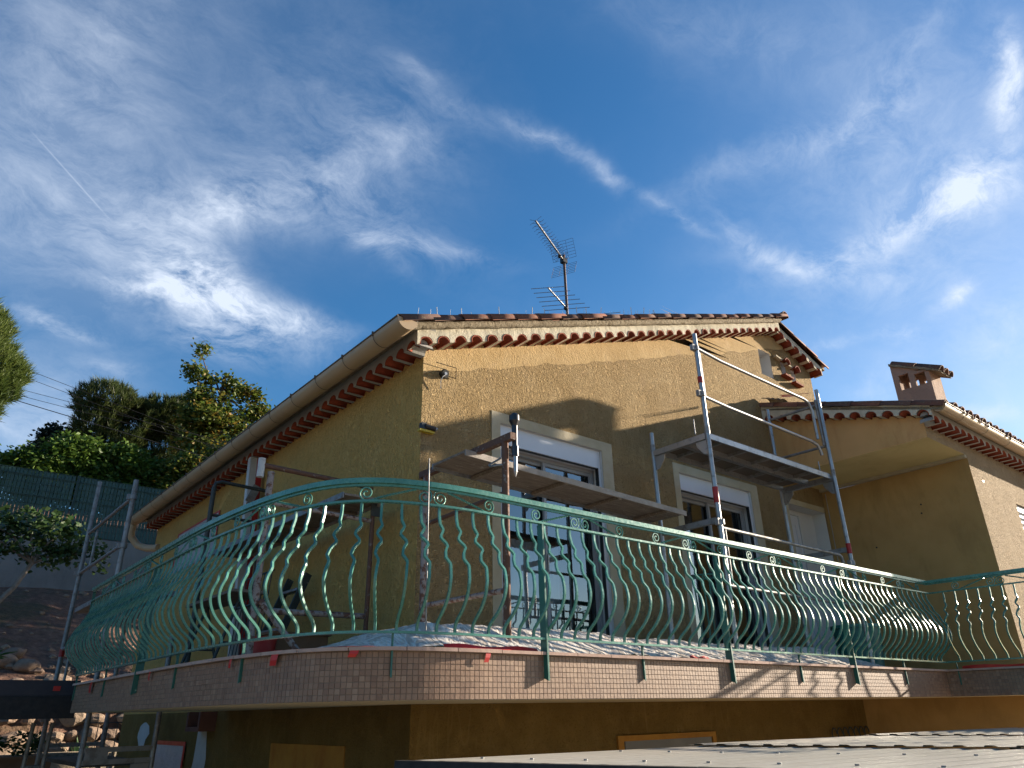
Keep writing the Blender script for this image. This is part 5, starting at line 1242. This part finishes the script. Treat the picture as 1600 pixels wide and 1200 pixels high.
mb = MB(); mb.box(-4, 1.84, 9.95, 10.05, .02, .245); obj('gutter_beam', mb, M_DARKALU, aw); mb = MB(); mb.box(-4, 1.84, 9.98, 12.0, .245, .25); mb.box(-4, 1.84, 9.975, 10.04, .251, .41); obj('upper_fascia', mb, M_DARKBLUE, aw)
mb = MB(); mb.box(.62, .82, 9.93, 9.949, .225, .25); obj('joint_cover', mb, M_GALVD, aw); mb = MB(); mb.box(-4, 1.84, 10.06, 12.2, .1, .2); obj('roof_panel', mb, M_DARKALU, aw); mb = MB(); mb.box(-4.0, -3.85, 9.95, 10.1, GZ, .0); obj('post', mb, M_DARKALU, aw)
mb = MB(); mb.box(1.58, 1.65, 9.965, 9.974, .30, .35); tag(obj('red_tape', mb, M_REDTAPE), 'square of dark red tape on the black pergola', 'tape')

# ---------------------------------------------------------------- garden behind: terrace, rock wall, retaining wall, fence
mb = MB(); mb.box(-20, HX - .3, 14.6, 17.3, GZ + .002, -1.05); mb.box(HX - .3, 30, 14.6, 17.3, GZ + .002, -1.05); struct('terrace', mb, M_GROUND)
kb = thing('kerb_wall', 'low sunlit stone kerb in front of the rock wall', 'wall', (2, 16.3, -1.05))
x = -6.0
while x < 9: w = rnd.uniform(.5, .8); mb = MB(); mb.box(x + .008, x + w - .008, 16.2 + rnd.uniform(-.02, .02), 16.5, -1.048, -.52 + rnd.uniform(-.015, .015)); obj('kerb_stone', mb, M_KERB, kb); x += w
rw = thing('rock_wall', 'dry rock retaining wall of rough sunlit boulders', 'wall', (2, 17, -1))
for row in range(6):
    x = -3 + rnd.uniform(0, .3); z = -.95 + row * .29
    while x < 9.5:
        w = rnd.uniform(.22, .55); mb = MB(); mb.sphere((0, 0, 0), 1, 12, 8); cc = Vector((x + w / 2, 17.12 + row * .07 + rnd.uniform(-.05, .05), z + .1 + rnd.uniform(-.05, .05))); off_ = Vector((rnd.uniform(0, 50), rnd.uniform(0, 50), 0)); hh = rnd.uniform(.5, .8)
        pl = [Vector((rnd.gauss(0, 1), rnd.gauss(0, 1), rnd.gauss(0, 1))).normalized() for _ in range(9)]
        for q in range(len(mb.v)):
            u = Vector(mb.v[q]); k = min([1.0] + [.72 / max(.05, u.dot(p_)) for p_ in pl]); k *= 1 + .12 * pnoise(u * 1.8 + off_); mb.v[q] = (cc.x + u.x * k * w * .62, cc.y + u.y * k * w * .5, cc.z + u.z * k * w * .62 * hh)
        mb.sm = [False] * len(mb.sm); obj('rock', mb, M_STONE, rw); x += w * .92
mb = MB(); 
for i in range(400):
    x = rnd.uniform(-2, 8); y = rnd.uniform(17.5, 23.8) if i > 220 else rnd.uniform(17.4, 19.2); r = rnd.uniform(.03, .11) * (1.3 if y < 18.5 else .8); mb.sphere((x, y, hz(x, y) + r * .2), r, 6, 4, (1, .9, .65), .25)
mb.sm = [False] * len(mb.sm); o = obj('loose_stones', mb, M_STONE, kind='stuff'); o['label'] = 'loose stones scattered over the bare slope'; o['category'] = 'stones'
for i, (x, y, r) in enumerate(((1.9, 18.6, .26), (2.35, 18.4, .22), (1.55, 18.3, .2), (2.15, 18.95, .18))):
    mb = MB(); mb.sphere((x, y, hz(x, y) + .08), r, 9, 7, (1.1, .9, .65), .15); tag(obj('boulder', mb, M_STONE), ('largest rounded boulder of the small pile on the slope', 'rounded boulder at the right of the small pile on the slope', 'rounded boulder at the left of the small pile on the slope', 'small boulder on top of the pile on the slope')[i], 'boulder', 'boulders on the slope')
lg = thing('timber_edging', 'pale log edging at the foot of the bare slope', 'log', (1.5, 17.6, .5))
for (x0, x1) in ((.4, 2.0), (2.05, 3.6), (3.65, 5.2)): mb = MB(); mb.tube((x0, 17.62, .58), (x1, 17.6, .60), .10, 10); obj('log', mb, M_KERB, lg)
mb = MB(); mb.box(-12, 26, 24.02, 24.30, 3.2, 4.80); wl = tag(obj('retaining_wall', mb, M_CONC), 'grey rendered retaining wall below the green fence', 'wall')
fe = thing('garden_fence', 'dark green mesh fence with woven slats on top of the grey wall', 'fence', (0, 24.1, 4.8))
SL = MB().box(-.040, .040, -.006, .006, 0, 1.74).mesh('slat', M_FSLAT); xp = [-2.9 + 2.5 * i for i in range(7)]; xp[2] = 3.08 - 1.0
xp = [-3.4, -.9, 1.0 - .2, 3.28, 5.78, 8.28]
for x in xp: mb = MB(); mb.box(x - .035, x + .035, 24.13, 24.19, 4.801, 6.62); obj('post', mb, M_FPOST, fe)
for i in range(len(xp) - 1):
    a, b = xp[i] + .05, xp[i + 1] - .05; mb = MB()
    for k in range(10): z = 4.86 + k * .19; mb.box(a, b, 24.105, 24.113, z, z + .011); 
    for k in (2, 5, 8): z = 4.86 + k * .19 + .03; mb.box(a, b, 24.100, 24.112, z, z + .02)
    wp = obj('mesh_panel', mb, M_FWIRE, fe); x = a + .04
    while x < b - .03: obj('slat', SL, None, wp, loc=(x + rnd.uniform(-.004, .004), 24.13 + rnd.uniform(-.006, .006), 4.84 + rnd.uniform(-.01, .01)), rot=rnd.uniform(-.15, .15)); x += .094

# ---------------------------------------------------------------- planting
def leaf(mb, c, size, asp=.5, flat=.4, bend=0):
    d = Vector((rnd.gauss(0, 1), rnd.gauss(0, 1), rnd.gauss(0, 1) * flat)).normalized(); u = Vector((rnd.gauss(0, 1), rnd.gauss(0, 1), rnd.gauss(0, 1) + .6)); w = d.cross(u).normalized() * (size * asp * .5); c = Vector(c); h = d * size
    mb.add([c, c + h * .5 + w, c + h, c + h * .5 - w], [(0, 1, 2, 3)])
def clumps(blobs, n, fn, shell=.75, gap=-.22):
    """blobs: (x,y,z,rx,ry,rz); n clump centres per unit volume-ish"""
    out = []
    for (x, y, z, a, b, c, k) in blobs:
        for _ in range(int(n * k)):
            v = Vector((rnd.gauss(0, 1), rnd.gauss(0, 1), rnd.gauss(0, 1))).normalized() * (rnd.random() ** (1 / 3) * (1 - shell) + shell * rnd.uniform(.72, 1.08)); p = Vector((x + v.x * a, y + v.y * b, z + v.z * c))
            if pnoise(p * 1.1) < -.28 or pnoise(p * 2.6 + Vector((7, 3, 1))) < gap: continue
            out.append((p, v))
    return out
def limbs(mb, base, top, r, ends):
    base, top = Vector(base), Vector(top); mid = base.lerp(top, .5) + Vector((rnd.uniform(-.15, .15), rnd.uniform(-.15, .15), 0)); mb.path([base, mid, top], [r, r * .8, r * .5], 8)
    for e in ends:
        e = Vector(e); s0 = base.lerp(top, rnd.uniform(.55, .95)); m_ = s0.lerp(e, .5) + Vector((0, 0, .12 * (e - s0).length)); mb.path([s0, m_, e], [r * .38, r * .25, r * .08], 6)
def pine(name, label, base, top, r, blobs, n, m, needle=.16, tuft=8, group=None, cat='tree'):
    t = thing(name, label, cat, base, group); mb = MB(); limbs(mb, base, top, r, [(b[0], b[1], b[2]) for b in blobs]); obj('trunk', mb, M_BARK, t)
    mb = MB()
    for p, v in clumps(blobs, n, None):
        ax = (v * .6 + Vector((rnd.gauss(0, .3), rnd.gauss(0, .3), .75 + rnd.gauss(0, .2)))).normalized()
        for k in range(tuft):
            d = (ax + Vector((rnd.gauss(0, .38), rnd.gauss(0, .38), rnd.gauss(0, .38)))).normalized() * needle * rnd.uniform(.7, 1.25); w = d.cross(Vector((rnd.gauss(0, 1), rnd.gauss(0, 1), rnd.gauss(0, 1)))).normalized() * (needle * .055); q = p + ax * rnd.uniform(-.4, .4) * needle
            mb.add([q - w, q + w, q + d], [(0, 1, 2)])
    obj('crown', mb, m, t); return t
def broad(name, label, base, top, r, blobs, n, m, size=.16, per=6, spread=.16, bark=M_BARK, asp=.55, group=None, cat='tree', shell=.75):
    t = thing(name, label, cat, base, group); mb = MB(); limbs(mb, base, top, r, [(b[0], b[1], b[2]) for b in blobs]); obj('trunk', mb, bark, t)
    mb = MB()
    for p, v in clumps(blobs, n, None, shell):
        for k in range(per): leaf(mb, p + Vector((rnd.gauss(0, spread), rnd.gauss(0, spread), rnd.gauss(0, spread * .7))), size * rnd.uniform(.7, 1.3), asp)
    obj('crown', mb, m, t); return t
G1 = 'trees beyond the green fence'
# big pine at the left edge
pine('pine_tree', 'light green pine whose crown enters at the left edge of the photo', (-2.6, 20.0, 2.0), (-1.6, 20.0, 7.6), .22,
     [(-.28, 20, 8.05, 1.15, 1.1, .95, 6), (-.1, 20, 8.75, .6, .6, .5, 2), (-.75, 20, 8.9, .95, 1.0, .85, 4), (-.15, 20, 7.35, 1.05, 1, .65, 5), (-.25, 20, 6.75, .9, .9, .5, 3), (.22, 20, 7.75, .95, .8, .55, 4), (.38, 19.9, 7.15, .65, .7, .38, 2.5), (.3, 19.9, 6.6, .5, .5, .25, 1.2), (-1.6, 20.3, 7.6, 1.1, 1.2, 1.3, 3), (-.1, 19.9, 6.35, .75, .6, .28, 1.6)], 420, M_PINE, .20, 9)
Yp = 35.0
pine('pine_tree', 'dark round-topped pine, left of the pair beyond the fence', (5.3, Yp, 6.8), (5.3, Yp, 12.5), .25,
     [(5.1, Yp, 13.0, 1.35, 1.2, 1.0, 5), (6.3, Yp, 12.4, 1.1, 1.2, 1.1, 5), (4.9, Yp, 11.8, 1.0, 1, 1.2, 4), (5.9, Yp, 11.0, 1.5, 1.2, 1.2, 5), (5.2, Yp, 10.2, 1.3, 1, 1, 3)], 330, M_PINED, .30, 9, G1)
pine('pine_tree', 'broad dark pine, right of the pair beyond the fence', (8.4, Yp, 6.8), (8.4, Yp, 12.5), .28,
     [(7.6, Yp, 12.9, 1.2, 1.2, 1.1, 5), (8.8, Yp, 13.1, 1.4, 1.3, 1.15, 6), (9.9, Yp, 12.4, 1.3, 1.2, 1.3, 5), (8.5, Yp, 11.4, 1.8, 1.3, 1.4, 7), (10.4, Yp, 11.2, 1.5, 1.2, 1.5, 5), (7.4, Yp, 10.6, 1.5, 1, 1.1, 4), (9.6, Yp, 9.9, 2, 1, 1, 4)], 330, M_PINED, .30, 9, G1)
broad('cypress_tree', 'almost black small conifer left of the pines beyond the fence', (3.4, 33, 6.2), (3.4, 33, 9.6), .12,
      [(3.2, 33, 10.2, .45, .4, .75, 2), (3.35, 33, 9.6, .85, .6, .65, 3.5), (4.1, 33, 9.3, .6, .6, .7, 3), (3.5, 33, 8.9, 1.1, .7, .6, 4)], 260, M_CYP, .16, 6, .13, group=G1)
Yb = 29.0
broad('broadleaf_tree', 'bright green bushy tree just behind the fence, at the left', (3.2, Yb, 5.6), (3.2, Yb, 8.2), .12,
      [(2.4, Yb, 8.0, .95, .8, .55, 3), (3.6, Yb, 8.5, 1.1, .9, .8, 5), (3.0, Yb, 7.5, 1.2, .9, .7, 4), (4.3, Yb, 7.8, .9, .8, .8, 4)], 300, M_BROAD, .17, 6, .16, group=G1)
broad('broadleaf_tree', 'bright green bushy tree behind the fence below the pines', (5.7, Yb, 5.6), (5.7, Yb, 8.2), .12,
      [(5.3, Yb, 8.4, 1.1, .9, .85, 5), (6.3, Yb, 7.9, 1.1, .9, .9, 5), (5.2, Yb, 7.5, 1.2, .9, .8, 4), (7.2, Yb, 7.3, .8, .8, .7, 3)], 300, M_BROAD, .17, 6, .16, group=G1)
Yd = 32.0
broad('deciduous_tree', 'tall tree with mixed green and orange leaves and an open spiky top', (9.4, Yd, 6.3), (9.2, Yd, 14.4), .16,
      [(8.05, Yd, 15.2, .2, .3, .5, .4), (7.9, Yd, 14.2, .4, .3, .4, .6), (8.65, Yd, 14.3, .3, .3, .5, .55), (9.4, Yd, 14.1, .28, .3, .4, .45), (10.05, Yd, 13.9, .28, .3, .45, .5), (10.6, Yd, 13.9, .35, .3, .35, .6), (11.1, Yd, 13.2, .5, .4, .35, .7), (11.6, Yd, 12.7, .45, .4, .3, .6), (8.4, Yd, 13.2, .6, .5, .4, .9), (9.5, Yd, 13.1, .5, .5, .4, .8), (10.5, Yd, 12.8, .45, .5, .35, .6), (8.5, Yd, 12.2, 1.0, .8, .6, 2.2), (9.7, Yd, 12.0, 1.1, .8, .7, 2.6), (9.0, Yd, 10.9, 1.4, .8, .9, 4), (10.8, Yd, 11.6, .8, .6, .6, 1.6)], 170, M_AUTUMN, .21, 5, .17, group=G1, shell=.45)
broad('deciduous_tree', 'yellow-green bushy tree right behind the gutter line', (8.4, 28, 5.6), (8.4, 28, 8), .12,
      [(7.6, 28, 8.3, 1.2, .9, .9, 5), (8.8, 28, 8.9, 1.2, .9, 1, 5), (7.2, 28, 7.4, 1.2, .9, .8, 4), (9.6, 28, 9.8, 1, .9, .8, 3)], 300, M_AUTUMN, .15, 6, .16, group=G1)
broad('broadleaf_tree', 'unseen shade tree added behind the villa, on the terrace', (14.6, 16.0, -1.0), (14.6, 16.0, 4.6), .15, [(14.6, 16.2, 5.4, 2.1, 1.5, 1.2, 8), (15.6, 17.0, 6.3, 1.9, 1.5, 1.3, 6)], 140, M_BROAD, .22, 6, .2)  # unseen tree, added to keep the sun off the lower slope
for i, (x, y, z) in enumerate(((13.5, 20.5, 8.6), (17.0, 18.5, 9.4), (20.5, 19.5, 9.6))):  # out-of-view trees added to cast shade on the slope and grey wall
    broad('broadleaf_tree', ('unseen shade tree added behind the villa roof, nearest the orange tree', 'unseen shade tree added behind the middle of the villa', 'unseen shade tree added behind the right end of the villa')[i], (x, y, hz(x, y)), (x, y, z - 1), .15, [(x, y, z, 2.2, 1.9, 1.6, 9), (x + .8, y + 1.0, z - 2.2, 2.2, 1.8, 1.9, 11), (x - .6, y + 2.6, z - .6, 2.0, 1.8, 1.9, 8)], 130, M_BROAD, .26, 6, .25)
# fig tree, shrubs, pots on the slope
hF = hz(2.3, 20)
t = thing('fig_tree', 'small fig tree with big dark leaves on the slope in front of the grey wall', 'tree', (1.1, 20.0, hz(1.1, 20)))
mb = MB(); mb.path([(1.15, 20, hz(1.15, 20) - .1), (1.55, 20, 2.15), (1.95, 20, 2.75), (2.25, 20, 3.5)], [.07, .06, .055, .04], 8)
for e in ((1.2, 20, 4.1), (1.8, 19.8, 4.3), (2.6, 20.1, 4.0), (3.1, 20, 3.6), (.6, 20, 3.9), (2.2, 19.8, 3.3)): mb.path([(2.2, 20, 3.3), (Vector((2.2, 20, 3.3)) + Vector(e)) / 2 + Vector((0, 0, .15)), e], [.035, .025, .01], 6)
obj('trunk', mb, M_BARKL, t); mb = MB()
for p, v in clumps([(1.2, 20, 4.15, .75, .6, .38, 2.2), (.45, 20, 3.85, .6, .5, .32, 1.6), (2.1, 20, 4.2, .8, .6, .35, 2.2), (2.9, 20, 3.85, .75, .6, .35, 2), (2.3, 20, 3.55, .8, .5, .35, 2), (1.5, 20, 3.7, .7, .5, .3, 1.5), (3.3, 20, 3.45, .4, .4, .3, 1)], 95, None, .35, .02):
    for k in range(5): leaf(mb, p + Vector((rnd.gauss(0, .1), rnd.gauss(0, .1), rnd.gauss(0, .06))), rnd.uniform(.10, .17), .75)
obj('crown', mb, M_FIG, t)
def shrub(label, x, y, r, m, n=300, z=None, size=.09):
    z = hz(x, y) if z is None else z; t = thing('shrub', label, 'shrub', (x, y, z)); mb = MB()
    for k in range(5): mb.path([(x, y, z - .05), (x + rnd.uniform(-r, r) * .6, y + rnd.uniform(-r, r) * .6, z + r * .7)], .012, 5)
    obj('stems', mb, M_BARK, t); mb = MB()
    for p, v in clumps([(x, y, z + r * .45, r, r * .8, r * .6, 1)], n, None, .5):
        for k in range(4): leaf(mb, p, size * rnd.uniform(.6, 1.4), .5)
    obj('foliage', mb, m, t)
shrub('dark low shrub under the fig tree at the left edge', .75, 19.6, .75, M_SHRUB, 420)
shrub('small grey-green shrub beside the kerb, left of the agave', 1.75, 15.5, .28, M_SHRUB, 160, -1.0)
shrub('little yellow-green shrub in front of the rock wall, right of the agave', 4.3, 16.8, .3, M_BROAD, 160, -.75)
shrub('trailing plant along the pale log edging', 1.0, 17.9, .5, M_SHRUB, 200, .6, .07)
shrub('scrubby bush between the pines and the fence', 1.6, 26.5, .9, M_BROAD, 300)
pt = thing('wicker_planter', 'wicker planter with upright grass on the slope at the left', 'planter', (.95, 21.6, hz(.95, 21.6)))
z = hz(.95, 21.6) + .35; mb = MB(); mb.path([(.62, 21.5, z + .12), (1.25, 21.5, z + .12)], .21, 4, rot=math.pi / 4); obj('box', mb, M_WICKER, pt)
mb = MB(); mb.box(.6, .66, 21.45, 21.5, z - .6, z); mb.box(1.2, 1.26, 21.45, 21.5, z - .6, z); obj('stand', mb, M_BARK, pt)
mb = MB()
for i in range(160): x = rnd.uniform(.62, 1.27); y = 21.5 + rnd.uniform(-.1, .1); h = rnd.uniform(.15, .38); dx = rnd.uniform(-.05, .05); mb.add([(x - .008, y, z + .25), (x + .008, y, z + .25), (x + dx, y, z + .25 + h)], [(0, 1, 2)])
obj('grass', mb, M_SHRUB, pt)
ag = thing('agave', 'pale green agave with sword leaves in front of the rock wall', 'plant', (3.35, 16.8, -.8))
for i in range(26):
    an_ = rnd.uniform(0, 2 * math.pi); el = rnd.uniform(.35, 1.35); L_ = rnd.uniform(.45, .75); d = Vector((math.cos(an_) * math.cos(el), math.sin(an_) * math.cos(el) * .8, math.sin(el))); b = Vector((3.35, 16.8, -.85)); w = d.cross(Vector((0, 0, 1))).normalized() * .045; mid = b + d * L_ * .5 + Vector((0, 0, .02)); tip = b + d * L_ - Vector((0, 0, .08 * math.cos(el)))
    mb = MB(); mb.add([b - w * .6, b + w * .6, mid + w, tip, mid - w, mid - Vector((0, 0, .02))], [(0, 1, 2, 5), (5, 2, 3), (4, 5, 3), (0, 5, 4)]); obj('leaf', mb, M_AGAVE, ag)
yu = thing('yucca', 'plant with bright yellow-green strap leaves cut by the left edge', 'plant', (.7, 15.2, -1.05))
mb = MB(); mb.tube((1.35, 15.2, -1.05), (1.42, 15.2, .95), .03, 8); obj('stem', mb, M_BARK, yu)
for i in range(16):
    an_ = rnd.uniform(0, 6.28); el = rnd.uniform(-.2, .9); L_ = rnd.uniform(.25, .42); d = Vector((math.cos(an_) * math.cos(el), math.sin(an_) * math.cos(el), math.sin(el))); b = Vector((1.42, 15.2, .95)); w = d.cross(Vector((0, 0, 1))).normalized() * .035
    mb = MB(); mb.add([b, b + d * L_ * .5 + w, b + d * L_ - Vector((0, 0, .06)), b + d * L_ * .5 - w], [(0, 1, 2, 3)]); obj('leaf', mb, M_BROAD, yu)
ir = thing('iron_railing', 'thin dark iron bars in front of the rock wall near the house corner', 'railing', (3.3, 15.9, -1.05))
for i in range(6): x = 3.2 + i * .16; tube_obj('bar', (x, 15.9, -1.049), (x, 15.9, -.06), .009, M_BLACKT, ir, 6)
tube_obj('top_rail', (3.15, 15.9, -.05), (4.05, 15.9, -.05), .012, M_BLACKT, ir, 6)
po = thing('brown_planter', 'large brown planter box with dark foliage at the bottom left', 'planter', (1.75, 14.0, GZ))
mb = MB(); mb.add([(1.42, 13.6, -1.35), (2.28, 13.6, -1.35), (2.28, 14.3, -1.35), (1.42, 14.3, -1.35), (1.36, 13.55, -.50), (2.34, 13.55, -.50), (2.34, 14.35, -.50), (1.36, 14.35, -.50)], [(0, 3, 2, 1), (4, 5, 6, 7), (0, 1, 5, 4), (1, 2, 6, 5), (2, 3, 7, 6), (3, 0, 4, 7)]); obj('box', mb, M_TERRA, po)
mb = MB(); mb.box(1.33, 2.37, 13.52, 14.38, -.499, -.46); obj('rim', mb, M_TERRA, po); mb = MB(); mb.box(1.5, 2.2, 13.65, 14.25, GZ, -1.351); obj('pedestal', mb, M_CONC, po); mb = MB()
for p, v in clumps([(1.95, 13.95, -.32, .32, .25, .16, 1)], 120, None, .3):
    for k in range(4): leaf(mb, p, .09, .4)
obj('foliage', mb, M_SHRUB, po)
# overhead cables in front of the pines
cb = [((-6, 12.50, 0), (5.51, 10.30)), ((-6, 12.10, 0), (6.02, 9.956)), ((-6, 10.75, 0), (8.4, 9.91)), ((-6, 10.55, 0), (8.96, 9.62)), ((-6, 10.75, 0), (7.3, 9.2))]
pix = [((1.443, 11.06), (5.51, 10.299)), ((1.609, 10.742), (6.021, 9.956)), ((1.709, 10.287), (8.417, 9.909)), ((1.759, 10.061), (8.964, 9.622)), ((1.751, 9.845), (7.305, 9.206))]
names = ('topmost', 'second from the top', 'middle', 'fourth from the top', 'lowest and thickest')
for i, ((xa, za_), (xb, zb_)) in enumerate(pix):
    sl = (zb_ - za_) / (xb - xa); pts = []
    for k in range(40): x = -8 + k * 1.0; pts.append((x, 27.0 + .0 * x, (za_ + sl * (x - xa)) * 27 / 28.0 + .0006 * (x - 5) ** 2))
    pts = [(p[0] * 27 / 28.0, p[1], p[2]) for p in pts]
    mb = MB(); mb.path(pts, .008 if i < 4 else .014, 5); tag(obj('overhead_cable', mb, M_CABLE), names[i] + ' of the five overhead cables crossing in front of the pines', 'cable', 'overhead cables')
